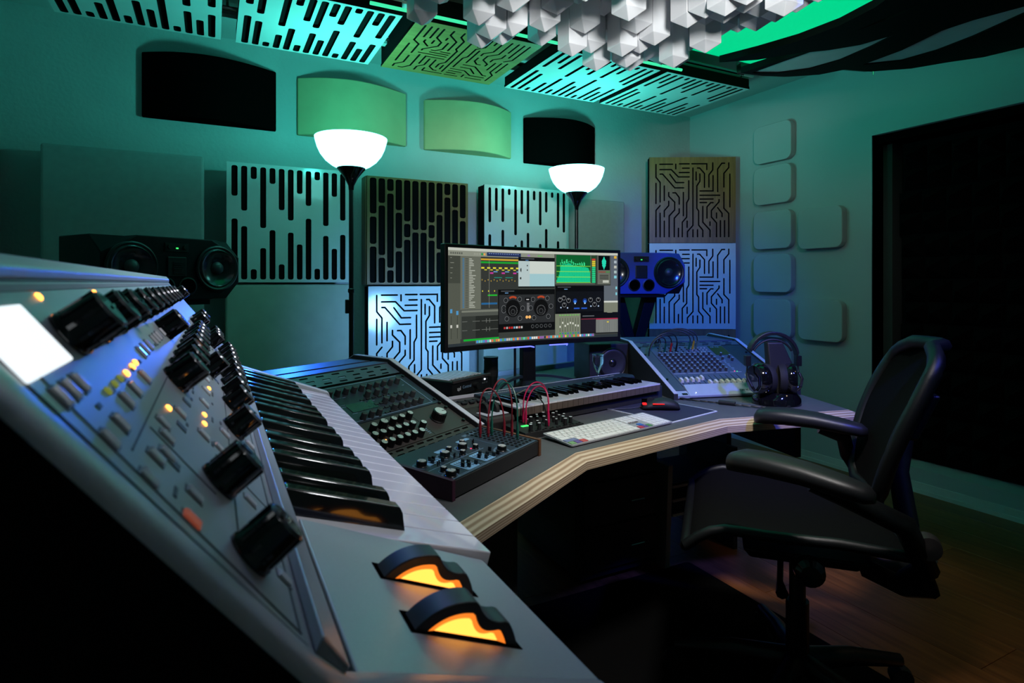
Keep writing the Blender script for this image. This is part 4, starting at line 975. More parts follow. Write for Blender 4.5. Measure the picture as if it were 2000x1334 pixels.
xm = xn + 3 * ku + .006
for r in range(6):
    for c in range(4): key(xm + c * ku, .004 + r * .0183, ku - g, .0158 if r < 5 else .010)
marks(kb, KB @ Matrix.Translation((xn + .004, .046, .0061)), .045, .011, 'wood_cheek')
mp_ = thing('mouse_mat', 'dark mouse mat with a white border on the desk', 'mouse mat', M=frame((1.226, 1.354, DZ), (.976, .217, 0), (-.1, .99, 0)))
MB().prism(rrect(0, 0, .254, .30, .006, 3), .0002, .0022).build('border', 'print_white', mp_, 30)
MB().prism(rrect(.006, .006, .248, .294, .004, 3), .0022, .0028).build('surface', 'pad_navy', mp_, 30)
marks(mp_, Matrix.Translation((.02, .262, .0029)), .045, .008, 'print_white')
mo = thing('gaming_mouse', 'black gaming mouse with red lights on the mat', 'mouse', (1.325, 1.515, DZ + .003), R(62))
rings = []
for t_, w_, z_ in [(-.062, .012, .006), (-.055, .028, .022), (-.035, .034, .034), (-.008, .033, .039), (.02, .031, .034), (.045, .031, .024), (.06, .026, .016), (.064, .015, .008)]:
    rings.append([(w_ * math.cos(a) * 1.0, t_, max(.001, z_ * (math.sin(a) * .55 + .45))) for a in [2 * math.pi * k / 16 for k in range(16)]])
MB().loft(rings).build('shell', 'plastic_matt', mo, 60)
MB().box((-.0335, -.005, .021), (-.026, .032, .0235)).build('side_light', 'mouse_red', mo, 0); MB().box((-.020, .050, .017), (-.006, .062, .0225)).build('logo_light', 'mouse_red', mo, 0)
MB().lathe([(.0, -.004), (.011, -.004), (.012, 0), (.011, .004), (.0, .004)], 16).build('scroll_wheel', 'rubber_black', mo, M=Matrix.Translation((0, .035, .027)) @ Matrix.Rotation(R(90), 4, 'Y'))
MB().box((-.001, .02, .020), (.001, .063, .034)).build('button_gap', 'fabric_black', mo, 0)
MB().tube([(0, .062, .008), (-.01, .10, .004), (-.02, .14, .004), (-.025, .18, .004)], .0018, 6).build('mouse_cable', 'cable_black', mo)

# ================================================================== curved monitor
mc = Vector((1.096, 1.965, 0)); mdir = Vector((.995, .0946, 0)).normalized(); mbk = Vector((-mdir.y, mdir.x, 0))
mn = thing('computer_monitor', 'wide curved black monitor showing music software in the middle of the desk', 'monitor', M=frame((mc.x, mc.y, DZ), mdir, mbk))
MWD, MZ0, MZ1, RC = .80, .182, .556, 1.7
def scr(u, v, off=0.0, e=0.0):
    x = -MWD / 2 + e + u * (MWD - 2 * e); y = -(x * x) / (2 * RC) + .0 + off
    return (x, y, MZ1 - e * .95 - .000 - v * (MZ1 - MZ0 - e * 2.3))
NS = 24
fr = []
for i in range(NS + 1):
    u = i / NS; x, y, _ = scr(u, 0); fr.append([(x, y, MZ0), (x, y, MZ1), (x, y + .035, MZ1), (x, y + .035, MZ0)])
MB().loft(fr).build('housing', 'plastic_black', mn, 40, .003)
SCB = .014
px = MB()
def RCT(u0, v0, u1, v1, c, lay=1, lin_=True):
    c = hx(*c); n = max(1, int((u1 - u0) * 22)); o = -.0006 - lay * .00015
    for i in range(n):
        a = u0 + (u1 - u0) * i / n; b = u0 + (u1 - u0) * (i + 1) / n
        px.quad(scr(a, v1, o, SCB), scr(b, v1, o, SCB), scr(b, v0, o, SCB), scr(a, v0, o, SCB), 0, None, c)
def DSC(u, v, r, c, lay=3, a0=0, a1=360, r0=0, n=16):
    c = hx(*c); o = -.0006 - lay * .00015; k = 2.16
    for i in range(n):
        a = R(a0 + (a1 - a0) * i / n); b = R(a0 + (a1 - a0) * (i + 1) / n)
        P = lambda t, q: scr(u + q * math.cos(t), v - q * math.sin(t) * k, o, SCB)
        px.quad(P(a, r0), P(a, r), P(b, r), P(b, r0), 0, None, c)
rnd = random.Random(3)
RCT(0, 0, 1, 1, (58, 62, 58), 0)
RCT(0, 0, 1, .028, (196, 200, 188)); RCT(0, .028, .622, .082, (140, 144, 130)); RCT(.22, .034, .42, .072, (34, 48, 88), 2)
for k in range(14): RCT(.23 + .013 * k, .042, .238 + .013 * k, .050, (120, 140, 190), 3)
for k in range(6): RCT(.012 + .012 * k, .045, .02 + .012 * k, .065, (90, 94, 86), 2)
for k in range(5): RCT(.145 + .014 * k, .045, .155 + .014 * k, .068, [(150, 154, 140), (150, 154, 140), (150, 154, 140), (40, 150, 70), (230, 170, 80)][k], 2)
RCT(.46, .045, .475, .062, (150, 110, 190), 2); RCT(.52, .05, .55, .06, (90, 190, 80), 2)
RCT(0, .082, .068, .97, (84, 88, 78)); RCT(0, .082, .068, .36, (66, 70, 62), 2)
for k in range(15): RCT(.012 + .006 * (k % 3), .10 + .017 * k, .035 + .004 * (k % 4), .106 + .017 * k, (130, 134, 122), 3)
RCT(.068, .082, .185, .63, (104, 108, 96))
for k in range(30):
    v = .105 + .0172 * k
    RCT(.080, v, .090, v + .009, (60, 120, 165), 2); RCT(.096, v, .112, v + .006, (70, 74, 68), 2); RCT(.118, v, .126 + .03 * rnd.random(), v + .008, (180, 184, 172), 2)
RCT(.185, .082, .405, .63, (52, 55, 52)); RCT(.185, .100, .405, .118, (206, 160, 50), 2); RCT(.185, .130, .405, .150, (30, 160, 50), 2)
for k in range(7):
    RCT(.187 + .034 * k, .190, .205 + .034 * k, .207, (225, 215, 60), 2)
    if k < 6: RCT(.205 + .034 * k, .214, .220 + .034 * k, .224, (215, 205, 60), 2)
for k in range(3): RCT(.238 + .068 * k, .245, .257 + .068 * k, .260, (205, 60, 160), 2); RCT(.258 + .068 * k, .232, .282 + .068 * k, .243, (110, 160, 205), 2)
RCT(.262, .295, .308, .305, (35, 130, 110), 2); RCT(.328, .295, .372, .305, (35, 130, 110), 2)
for k in range(12): RCT(.19 + .0175 * k, .318 + .012 * (k % 2), .1935 + .0175 * k, .330 + .012 * (k % 2), (210, 170, 60), 2)
RCT(.225, .480, .28, .494, (35, 190, 50), 2); RCT(.188, .565, .28, .585, (40, 100, 150), 2); RCT(.232, .10, .2335, .62, (150, 154, 140), 3)
for k in range(3): RCT(.192 + .035 * k, .435, .197 + .035 * k, .450, (215, 205, 60), 2)
RCT(.068, .63, .29, .93, (78, 82, 76)); RCT(.075, .70, .155, .93, (52, 56, 52), 2); RCT(.155, .70, .29, .93, (38, 41, 38), 2); RCT(.075, .64, .29, .66, (120, 124, 112), 2)
for v in (.752, .843): RCT(.078, v, .288, v + .004, (120, 124, 118), 3)
for u in (.215, .234): RCT(u, .73, u + .003, .775, (110, 114, 108), 3); RCT(u, .82, u + .003, .865, (110, 114, 108), 3)
RCT(.086, .935, .29, .955, (20, 170, 50), 2)
for k in range(2):
    u = .016 + .034 * k; RCT(u, .69, u + .002, .92, (40, 42, 38), 3); RCT(u - .005, .62 + .02 * k, u + .007, .66 + .02 * k, (80, 150, 200), 3); RCT(u - .004, .78, u + .006, .81, (200, 200, 190), 4)
# eq window
RCT(.405, .072, .622, .115, (14, 15, 18), 4); RCT(.405, .115, .622, .255, (205, 214, 206), 4); RCT(.405, .255, .622, .395, (160, 200, 206), 4); RCT(.405, .395, .622, .408, (10, 12, 14), 4); RCT(.405, .115, .472, .395, (182, 200, 200), 5)
DSC(.428, .215, .013, (60, 66, 66), 6); DSC(.419, .305, .006, (50, 56, 56), 6); DSC(.440, .305, .006, (50, 56, 56), 6); DSC(.458, .165, .004, (60, 66, 66), 6); DSC(.458, .215, .004, (60, 66, 66), 6)
RCT(.42, .085, .50, .094, (90, 96, 100), 5); RCT(.447, .104, .465, .110, (80, 140, 200), 5)
# compressor window
RCT(.285, .428, .624, .890, (12, 13, 14), 4); RCT(.290, .485, .620, .80, (44, 46, 48), 5); RCT(.302, .440, .38, .452, (70, 74, 78), 6); RCT(.325, .462, .345, .470, (110, 160, 210), 6)
for cu in (.372, .540):
    DSC(cu, .635, .044, (14, 14, 15), 6, n=28); DSC(cu, .585, .040, (180, 70, 40), 7, 55, 125, .030, 12); DSC(cu, .660, .027, (50, 52, 54), 7, n=24); DSC(cu, .660, .0225, (16, 16, 17), 8, n=24); DSC(cu, .670, .013, (70, 72, 74), 9, n=18); DSC(cu, .670, .010, (20, 20, 22), 10, n=18)
    for a in range(0, 300, 20): DSC(cu + .0245 * math.cos(R(a - 60)), .66 + .0245 * 2.16 * math.sin(R(a - 60) + math.pi), .0012, (190, 190, 190), 9, n=5)
for u, v in ((.330, .545), (.412, .535), (.318, .625), (.318, .655), (.430, .635), (.336, .745), (.414, .745), (.492, .54), (.578, .53), (.600, .62), (.478, .635), (.498, .745), (.584, .735)):
    DSC(u, v, .0125, (120, 124, 126), 6); DSC(u, v, .0105, (18, 18, 20), 7); DSC(u, v, .007, (36, 38, 40), 8)
DSC(.455, .735, .008, (255, 190, 110), 8); DSC(.472, .735, .008, (255, 190, 110), 8); RCT(.443, .52, .478, .56, (16, 16, 18), 6); RCT(.452, .535, .468, .545, (200, 200, 200), 7)
for k in range(8): RCT(.455, .58 + .012 * k, .47, .585 + .012 * k, (150, 152, 154), 7)
for k, c in enumerate(((190, 60, 60), (170, 170, 170), (200, 40, 40), (200, 40, 40), (120, 170, 200), (220, 220, 220), (220, 120, 110), (200, 200, 200))): RCT(.318 + .0145 * k, .832, .328 + .0145 * k, .855, c, 6)
for k in range(5): DSC(.49 + .026 * k, .84, .009, (110, 114, 116), 6); DSC(.49 + .026 * k, .84, .0075, (18, 18, 20), 7)
# analyser
RCT(.626, .028, .865, .372, (92, 96, 88), 2); RCT(.632, .034, .838, .360, (14, 92, 44), 3)
bars = [.10, .18, .22, .30, .42, .62, .66, .70, .68, .72, .66, .70, .74, .70, .72, .78, .74, .76, .72, .74, .70, .68, .70, .64, .66, .66, .62, .66, .64, .64, .62, .64, .62, .62, .62, .60, .62, .62, .60, .60, .60, .58, .58, .56, .50, .40]
for k, h in enumerate(bars):
    u = .634 + .0044 * k; RCT(u, .352 - h * .30, u + .0036, .352, (26, 214, 150), 4)
    if 4 < k < 40 and k % 3: RCT(u, .352 - (h + .05 + .14 * rnd.random()) * .30, u + .0036, .352 - (h + .05) * .30 + .004, (60, 235, 150), 4)
for v in (.158, .222, .285, .348): RCT(.634, v, .838, v + .006, (150, 225, 70), 5)
RCT(.842, .034, .872, .36, (40, 70, 44), 3)
for k in range(12): RCT(.847, .335 - .024 * k, .867, .354 - .024 * k, (40, 210, 140) if k < 8 else (220, 200, 60) if k < 11 else (210, 60, 50), 4)
RCT(.880, .030, .955, .372, (104, 108, 98), 2); RCT(.885, .035, .953, .205, (8, 10, 10), 3)
for k in range(14):
    v = .045 + .011 * k; wv = .012 * math.sin(math.pi * (k + .5) / 14) * (.7 + .5 * rnd.random()); RCT(.918 - wv, v, .918 + wv, v + .011, (40, 220, 180), 7)
RCT(.885, .222, .953, .232, (150, 60, 40), 3); RCT(.920, .222, .953, .232, (60, 150, 60), 4)
for k in range(3): RCT(.893, .262 + .02 * k, .945, .270 + .02 * k, (30, 34, 32), 3)
RCT(.897, .325, .947, .355, (190, 194, 182), 3)
# right plugin
RCT(.626, .388, .918, .712, (8, 9, 11), 4); RCT(.640, .400, .72, .410, (70, 74, 78), 5); RCT(.68, .425, .70, .433, (110, 160, 210), 5); RCT(.632, .455, .912, .69, (16, 18, 22), 5)
for u in (.745, .804): DSC(u, .565, .013, (24, 50, 120), 6); DSC(u, .575, .008, (60, 130, 230), 7); DSC(u, .595, .004, (210, 235, 255), 8)
for u, v in ((.706, .56), (.838, .555), (.884, .555), (.68, .61), (.862, .61), (.655, .55), (.678, .53)): DSC(u, v, .0125, (150, 154, 158), 6); DSC(u, v, .0108, (14, 14, 16), 7); RCT(u - .001, v - .02, u + .001, v - .008, (220, 220, 220), 8)
for k in range(2): RCT(.738 + .045 * k, .645, .772 + .045 * k, .660, (40, 90, 200), 6)
for u, v in ((.66, .64), (.70, .645), (.84, .63), (.885, .63)): DSC(u, v, .004, (190, 210, 240), 6)
RCT(.918, .388, 1, .712, (96, 104, 112), 2); RCT(.918, .57, 1, .59, (210, 214, 206), 3); RCT(.918, .59, 1, .712, (124, 128, 112), 3)
# mixer + list
RCT(.626, .712, .78, .955, (122, 128, 110), 2)
for k in range(8):
    u = .654 + .0155 * k; RCT(u, .76, u + .0022, .92, (46, 50, 44), 3); fv = .80 + .05 * rnd.random(); RCT(u - .002, fv, u + .005, fv + .022, (220, 222, 210), 4); RCT(u - .003, .722, u + .006, .735, (110, 190, 90), 3); RCT(u - .003, .93, u + .008, .945, [(40, 170, 60), (60, 110, 160)][k % 2], 3)
RCT(.778, .705, 1, .955, (10, 11, 13), 4); RCT(.79, .74, .86, .75, (100, 104, 108), 5); RCT(.782, .775, .868, .945, (30, 26, 34), 5); RCT(.870, .79, 1, .945, (122, 126, 122), 5); RCT(.870, .775, 1, .792, (160, 40, 70), 5); RCT(.782, .775, .868, .785, (120, 40, 60), 6)
for k in range(12): RCT(.876 + .0105 * k, .80, .8775 + .0105 * k, .945, (90, 94, 90), 6)
for u in (.895, .935, .958): RCT(u, .815 + (u > .95) * .01, u + .012, .827 + (u > .95) * .01, (225, 205, 60), 6)
# desktop icons, dock
RCT(.958, .028, 1, .388, (92, 100, 110), 2); RCT(.978, .035, .993, .065, (225, 175, 60), 3)
for k in range(4): RCT(.978, .09 + .06 * k, .993, .122 + .06 * k, [(170, 180, 190), (190, 190, 180), (170, 190, 190), (130, 205, 220)][k], 3)
for k in range(2):
    for j in range(2): RCT(.958 + .022 * j, .40 + .07 * k, .974 + .022 * j, .432 + .07 * k, (130, 205, 220), 3)
RCT(0, .97, 1, 1, (44, 52, 56), 2); RCT(.155, .952, .86, .985, (110, 120, 116), 5)
DC = [(60, 150, 220), (190, 190, 190), (220, 80, 60), (240, 180, 80), (80, 170, 90), (230, 230, 225), (150, 90, 180), (40, 44, 50), (230, 120, 60), (90, 200, 200)]
for k in range(56): RCT(.159 + .0125 * k, .956, .1685 + .0125 * k, .982, DC[rnd.randrange(10)], 6)
px.build('screen', 'screen_pixels', mn, 0)

for a, b in ((.30, .485), (.595, .70)):
    p = [scr(a, 1), scr(b, 1)]
    MB().tube([(p[0][0], p[0][1] + .006, MZ0 - .003), (p[1][0], p[1][1] + .006, MZ0 - .003), (p[1][0] + (.02 if a < .5 else 0), p[1][1] + .012, MZ0 - .008)], .0025, 6).build('glow_strip', 'strip_violet', mn)
MB().loft([[(-.03, .03, .02), (.03, .03, .02), (.03, .06, .02), (-.03, .06, .02)], [(-.028, .03, .36), (.028, .03, .36), (.028, .06, .36), (-.028, .06, .36)]]).build('stand_neck', 'plastic_black', mn, 0, .004)
MB().cyl((-.055, .05, .01), (-.055, .05, .30), .005, n=8).build('cable_post', 'metal_dark', mn)
for s in (-1, 1):
    pts = [(s * .26 * t, .05 - .17 * t * t, .055 * (1 - t ** 2.2) + .006) for t in [k / 12 for k in range(13)]]
    MB().loft([[(x - .0, y - .014, z - .005), (x, y + .014, z - .005), (x, y + .014, z + .005), (x, y - .014, z + .005)] for x, y, z in pts]).build('stand_foot', 'panel_navy', mn, 50)
MB().lathe([(.0, 0), (.06, 0), (.06, .02), (.03, .045), (0, .045)], 24).build('stand_hub', 'plastic_black', mn, loc=(0, .045, 0))

# ================================================================== small gear behind
SPU = Vector((.86, .51, 0)).normalized(); SPB = Vector((-SPU.y, SPU.x, 0))
sb = thing('monitor_controller', 'black audio controller box with a ribbed top behind the left rack', 'audio device', M=frame((.70, 1.80, DZ + .046), SPU, SPB))
MB().box((0, 0, 0), (.215, .16, .050)).build('case', 'plastic_black', sb, 0, .004)
MB().box((-.001, -.004, .044), (.216, .004, .054)).build('top_lip', 'panel_anthracite', sb, 0, .002)
for k in range(9): MB().box((.012 + .022 * k, .03, .0505), (.026 + .022 * k, .15, .053)).build('vent_rib', 'button_clear', sb, 0)
obj('lettering', text_mesh('spl', .019, m='print_white', align='LEFT'), sb, M=frame((.022, -.0012, .024), (1, 0, 0), (0, 0, 1)))
obj('lettering', text_mesh('Control', .015, m='print_line', align='LEFT'), sb, M=frame((.052, -.0012, .026), (1, 0, 0), (0, 0, 1)))
MB().lathe([(.0, 0), (.011, 0), (.010, .014), (0, .014)], 16).build('volume_knob', 'metal_dark', sb, M=Matrix.Translation((.125, 0, .024)) @ Matrix.Rotation(R(90), 4, 'X'))
for k in range(3):
    for j in range(2): MB().box((.165 + .012 * k, -.002, .022 + .012 * j), (.172 + .012 * k, 0, .027 + .012 * j)).build('led', 'led_white' if (k, j) == (1, 1) else 'print_dark', sb, 0)
s2 = thing('audio_interface', 'black audio interface with an orange light beneath the ribbed controller box', 'audio device', M=frame((.675, 1.785, DZ), SPU, SPB))
MB().box((0, 0, .004), (.26, .17, .0455)).build('case', 'plastic_black', s2, 0, .004)
MB().box((.195, -.002, .026), (.207, 0, .032)).build('power_led', 'led_orange', s2, 0); MB().box((.06, -.002, .026), (.066, 0, .032)).build('status_led', 'led_blue', s2, 0)
for k in range(4): MB().lathe([(.008, 0), (.007, .01), (0, .01)], 12).build('knob', 'metal_dark', s2, M=Matrix.Translation((.03 + .03 * k, 0, .022)) @ Matrix.Rotation(R(90), 4, 'X'))
for x in (.02, .24): MB().lathe([(.009, 0), (.009, .004), (0, .004)], 10).build('rubber_foot', 'rubber_black', s2, loc=(x, .04, 0))
ln = thing('camera_lens', 'short black cylindrical lens standing behind the audio controller', 'lens', (.965, 2.075, DZ))
MB().lathe([(.0, 0), (.026, 0), (.026, .05), (.028, .055), (.028, .12), (.026, .125), (0, .125)], 28).build('barrel', 'plastic_black', ln)
MB().lathe([(.0285, .062), (.0285, .085)], 28, cap=False).build('grip_ring', 'rubber_black', ln)
MB().lathe([(0, .1255), (.029, .1255), (.029, .134), (0, .134)], 28).build('cap', 'plastic_black', ln)
hg = thing('hourglass', 'small glass hourglass standing behind the MIDI keyboard', 'hourglass', (1.30, 1.835, DZ))
MB().lathe([(.0, 0), (.024, 0), (.024, .006), (0, .006)], 24).build('base', 'plastic_gloss', hg)
gp = [(.020, .008), (.022, .03), (.018, .05), (.006, .072), (.003, .078), (.006, .084), (.018, .106), (.022, .126), (.020, .148)]
MB().lathe([(.0, .008)] + gp + [(.0, .148)], 24, cap=False).build('bulb', 'glass_clear', hg, 60)
MB().lathe([(.0, .0085), (.019, .0085), (.020, .022), (.0, .036)], 20).build('sand', 'sand', hg, 60)
MB().lathe([(.0, .149), (.022, .149), (.022, .153), (0, .153)], 24).build('top', 'glass_clear', hg)
s3 = thing('desk_speaker', 'small black desktop speaker with one round cone left of the mixer', 'loudspeaker', (1.505, 2.02, DZ), R(-12))
MB().box((-.105, 0, .002), (.075, .18, .165)).build('cabinet', 'plastic_matt', s3, 0, .006)
rg = MB().lathe([(.056, -.002), (.064, .0), (.066, .004), (.062, .007), (.056, .004)], 36, cap=False).build('ring', 'plastic_black', s3, 40, M=Matrix.Translation((-.0, 0, .083)) @ Matrix.Rotation(R(90), 4, 'X'))
MB().lathe([(.058, .006), (.052, .009), (.044, .006), (.02, .002), (.0001, .001)], 32, cap=False).build('cone', 'cone_grey', rg, 60)
MB().lathe([(.018, .0015), (.014, .006), (.0001, .009)], 20, cap=False).build('dust_cap', 'cone_gloss', rg, 60)

# ================================================================== right console with mixer
QW = Vector((.965, -.261, 0)); QB = Vector((.261, .965, 0)); QO = Vector((1.481, 1.618, DZ))
cr = thing('desktop_rack', 'wedge-shaped desktop rack with pale sides holding the mixer on the right', 'rack', M=frame(QO, QW, QB))
sid2 = [(-.004, 0), (.66, 0), (.66, .155), (.625, .178), (.405, .172), (-.004, .022)]
for x in (-.006, .496): edge_strip(MB().prism(sid2, 0, .016, 0, Mx(x)).build('side_cheek', 'cheek_dark', cr, 0), sid2, x, .016)
MB().box((.011, .42, .150), (.495, .54, .166)).build('top_board', 'rack_steel', cr, 0); MB().box((.011, .55, .150), (.495, .65, .166)).build('top_board', 'rack_steel', cr, 0)
MB().box((.011, .01, .001), (.495, .65, .010)).build('bottom_board', 'rubber_black', cr, 0)
ms = math.atan2(.15, .40); MSm = Matrix.Translation((0, 0, .015)) @ Matrix.Rotation(ms, 4, 'X')
vent(cr, .388, .424, 3, 8, .030, .012, .494, M=MSm, m='rack_steel')
obj('blank_panel', MB().box((.012, .035, -.006), (.060, .386, 0)).mesh('blank_panel', 'rack_steel', 0), cr, M=MSm)
obj('blank_panel', MB().box((.402, .035, -.006), (.494, .386, 0)).mesh('blank_panel', 'panel_navy', 0), cr, M=MSm)
for x, y in ((.022, .113), (.020, .314), (.020, .375), (.48, .113), (.48, .314)): obj('rack_screw', MB().lathe([(.0048, 0), (.0048, .005), (0, .006)], 10).mesh('rack_screw', 'plastic_black'), cr, M=MSm @ Matrix.Translation((x, y, 0)))
MXM = frame(QO, QW, QB) @ MSm
mxr = thing('mixing_console', 'blue-lit rack mixer with rows of grey knobs and pale faders', 'mixer', M=MXM)
MB().box((.061, .060, -.045), (.401, .385, .002)).build('panel', 'mixer_panel', mxr, 0, .001)
MB().loft([[(.061, .0, -.012), (.401, .0, -.012), (.401, .0, -.002), (.061, .0, -.002)], [(.061, .03, -.02), (.401, .03, -.02), (.401, .03, .004), (.061, .03, .004)], [(.061, .060, -.02), (.401, .060, -.02), (.401, .060, .010), (.061, .060, .010)]]).build('arm_rest', 'mixer_light', mxr, 0, .002)
MB().box((.012, .0, -.012), (.0605, .034, -.002)).build('corner_block', 'mixer_light', mxr, 0)
for r_ in range(7):
    place(mxr, KN['mx'], [(.075 + .0247 * c, .165 + .0225 * r_) for c in range(10)], z=.002)
place(mxr, KN['mx'], [(.334, .255), (.345, .29), (.372, .27), (.372, .245)], z=.002)
ftk = MB().box((-.0012, 0, .002), (.0012, .072, .0026)).mesh('fader_slot', 'plastic_black', 0)
fcp = MB().loft([[(-.0055, -.011, 0), (.0055, -.011, 0), (.0055, .011, 0), (-.0055, .011, 0)], [(-.0045, -.009, .010), (.0045, -.009, .010), (.0045, -.002, .006), (-.0045, -.002, .006)][0:0] or [(-.0045, -.0095, .011), (.0045, -.0095, .011), (.0045, .0095, .011), (-.0045, .0095, .011)]]).mesh('fader_cap', 'fader_cap', 0)
for c, f_ in enumerate((.095, .097, .098, .097, .109, .064, .067, .067, .068, .070, .068, .069)):
    x = .071 + .0247 * c * .93 if c < 5 else .071 + .0247 * (c - .5) * .975
    obj('fader_slot', ftk, mxr, (x, .062, 0)); obj('fader_cap', fcp, mxr, (x, max(.074, f_), .002))
obj('fader_cap', fcp, mxr, (.361, .114, .002)); obj('fader_cap', fcp, mxr, (.326, .074, .002))
for i in range(8):
    for j in range(3):
        obj('jack_socket', jm, mxr, (.10 + .0247 * i, .335 + .016 * j, .002))
for i in range(5):
    for j in range(4): MB().lathe([(.003, 0), (.003, .003), (0, .003)], 8).build('jack_ring', 'cap_silver', mxr, loc=(.245 + .016 * i, .305 + .018 * j, .002))
MB().box((.330, .295, .002), (.398, .376, .003)).build('display', 'plastic_gloss', mxr, 0); marks(mxr, Matrix.Translation((.340, .362, .0032)), .045, .007, 'print_line')
for k in range(9): MB().box((.330, .16 + .011 * k, .002), (.336 + .004 * (k % 3), .164 + .011 * k, .0028)).build('print_line', 'print_line', mxr, 0)
for x, y, m in ((.331, .157, 'led_red'), (.341, .155, 'led_green'), (.089, .012, 'led_white')): MB().lathe([(.002, 0), (.002, .001), (0, .0014)], 8).build('led', m, mxr, loc=(x, y, .0025))
MB().box((.035, .006, -.003), (.055, .016, 0)).build('socket', 'plastic_black', mxr, 0)
marks(mxr, Matrix.Translation((.27, .014, .0022)) @ Matrix.Rotation(math.atan2(.006, .03), 4, 'X'), .055, .008, 'print_dark')
for i in range(5): MB().box((.068 + .06 * i, .150, .002), (.118 + .06 * i, .1525, .0026)).build('print_line', 'mixer_light', mxr, 0)
def mcable(label, x0, y0, x1, y1, lift, m):
    a = MXM @ Vector((x0, y0, .004)); b = MXM @ Vector((x1, y1, .004))
    t = thing('audio_cable', label, 'cable', tuple(a), 0, 'audio cables plugged into the mixer')
    e = MXM.to_3x3() @ Vector((0, 0, 1)); d = b - a
    MB().cyl((0, 0, 0), e * .038, .0045, .0038, 8).build('plug', m, t)
    MB().tube(arc_pts(e * .036, d, lift, 14), .0024, 6).build('cord', 'cable_black', t)
mcable('black cable with grey-green plug, leftmost on the mixer', .090, .335, .030, .30, .035, 'plug_grey')
mcable('black cable with teal plug, second from the left on the mixer', .113, .333, .034, .31, .042, 'cable_green')
mcable('black cable with red plug on the mixer', .140, .335, .040, .32, .048, 'plug_red')
mcable('black cable with thick black plug on the mixer', .165, .335, .045, .33, .058, 'plastic_black')
mcable('thin cable with green plug at the top of the mixer', .233, .352, .10, .40, .05, 'cable_green')
mcable('thin cable with yellow plug at the top of the mixer', .250, .352, .11, .41, .055, 'plug_yellow')
mcable('thin cable with grey plug at the top right of the mixer', .266, .352, .12, .41, .058, 'plug_grey')

# ================================================================== headphones on stand
hs = thing('headphone_stand', 'black headphone stand on the right end of the desk', 'headphone stand', (1.745, 1.415, DZ), R(0))
HX = Vector((.891, -.454, 0)); HY = Vector((.454, .891, 0))
HM = frame((1.745, 1.415, DZ), HX, HY)
hs.matrix_basis = HM
MB().loft([[(x * .082 + .01, y * .07, .002) for x, y in [(math.cos(2 * math.pi * k / 24), math.sin(2 * math.pi * k / 24)) for k in range(24)]], [(x * .08 + .01, y * .068, .022) for x, y in [(math.cos(2 * math.pi * k / 24), math.sin(2 * math.pi * k / 24)) for k in range(24)]], [(x * .055 + .02, y * .05, .042) for x, y in [(math.cos(2 * math.pi * k / 24), math.sin(2 * math.pi * k / 24)) for k in range(24)]]]).build('base', 'plastic_gloss', hs, 40)
MB().loft([[(-.02, -.02, .03), (.075, -.02, .03), (.075, .03, .03), (-.02, .03, .03)], [(-.02, -.015, .12), (.070, -.015, .12), (.070, .025, .12), (-.02, .025, .12)], [(-.028, -.012, .215), (.028, -.012, .215), (.028, .02, .215), (-.028, .02, .215)]]).build('upright', 'plastic_matt', hs, 30, .006)
hp = thing('headphones', 'large black over-ear headphones hanging on the stand', 'headphones', M=HM)
arc = [(-.004 + .082 * math.cos(R(a)), .0, .158 + .086 * math.sin(R(a))) for a in range(8, 173, 11)]
MB().loft([[(x, y - .016, z - .004), (x, y + .016, z - .004), (x * 1.07, y + .016, z + .008), (x * 1.07, y - .016, z + .008)] for x, y, z in arc]).build('headband', 'arm_pad', hp, 50, .002)
MB().tube([(-.004 + .073 * math.cos(R(a)), 0, .155 + .068 * math.sin(R(a))) for a in range(25, 156, 10)], .004, 6).build('suspension_strap', 'plastic_matt', hp)
for s in (-1, 1):
    x = -.004 + s * .088
    MB().box((x - .009, -.012, .132), (x + .009, .012, .168)).build('slider_block', 'plastic_black', hp, 0, .002)
    MB().cyl((x, 0, .133), (x + s * .003, 0, .104), .003, n=8).build('slider_rod', 'metal_chrome', hp)
    MB().tube([(x + s * .003, -.005, .106), (x + s * .006, -.02, .09), (x - s * .004, -.03, .065), (x - s * .015, -.028, .05)], .005, 8).build('yoke', 'plastic_black', hp)
    cupM = Matrix.Translation((-.004 + s * .052, -.012, .088)) @ Matrix.Rotation(R(90), 4, 'Y') @ Matrix.Rotation(R(s * 12), 4, 'X')
    cu = MB().lathe([(.0, -.020), (.046, -.020), (.054, -.010), (.056, .006), (.052, .016), (.0, .018)], 32).build('ear_cup', 'plastic_gloss', hp, 40, M=cupM)
    MB().lathe([(.026, 0), (.050, 0), (.054, .012), (.050, .026), (.026, .026)], 28, cap=False).build('ear_pad', 'rubber_black', hp, 60, M=cupM @ Matrix.Translation((0, 0, -s * .012)) @ (Matrix.Rotation(math.pi, 4, 'X') if s > 0 else Matrix.Identity(4)))
    MB().lathe([(.003, 0), (.003, .002), (0, .002)], 10).build('badge', 'cap_silver', hp, M=Matrix.Translation((-.004 + s * .052, -.062, .080)) @ Matrix.Rotation(R(90), 4, 'X'))
    MB().cyl((-.004 + s * .055, -.02, .045), (-.004 + s * .055, -.022, .012), .0042, n=8).build('cable_plug', 'plastic_black', hp)
    MB().lathe([(.0046, 0), (.0046, .002)], 10).build('plug_ring', 'cap_silver', hp, loc=(-.004 + s * .055, -.0205, .036))
def twist(pts, r, wob, turns):
    P = []; n = len(pts)
    for i in range(n): P.append(Vector(pts[i]) + Vector((math.cos(turns * i), math.sin(turns * i), math.sin(turns * i) * .5)) * wob)
    return P
hc = thing('headphone_cable', 'braided black headphone cable lying across the desk', 'cable', (1.60, 1.40, DZ))
base = []
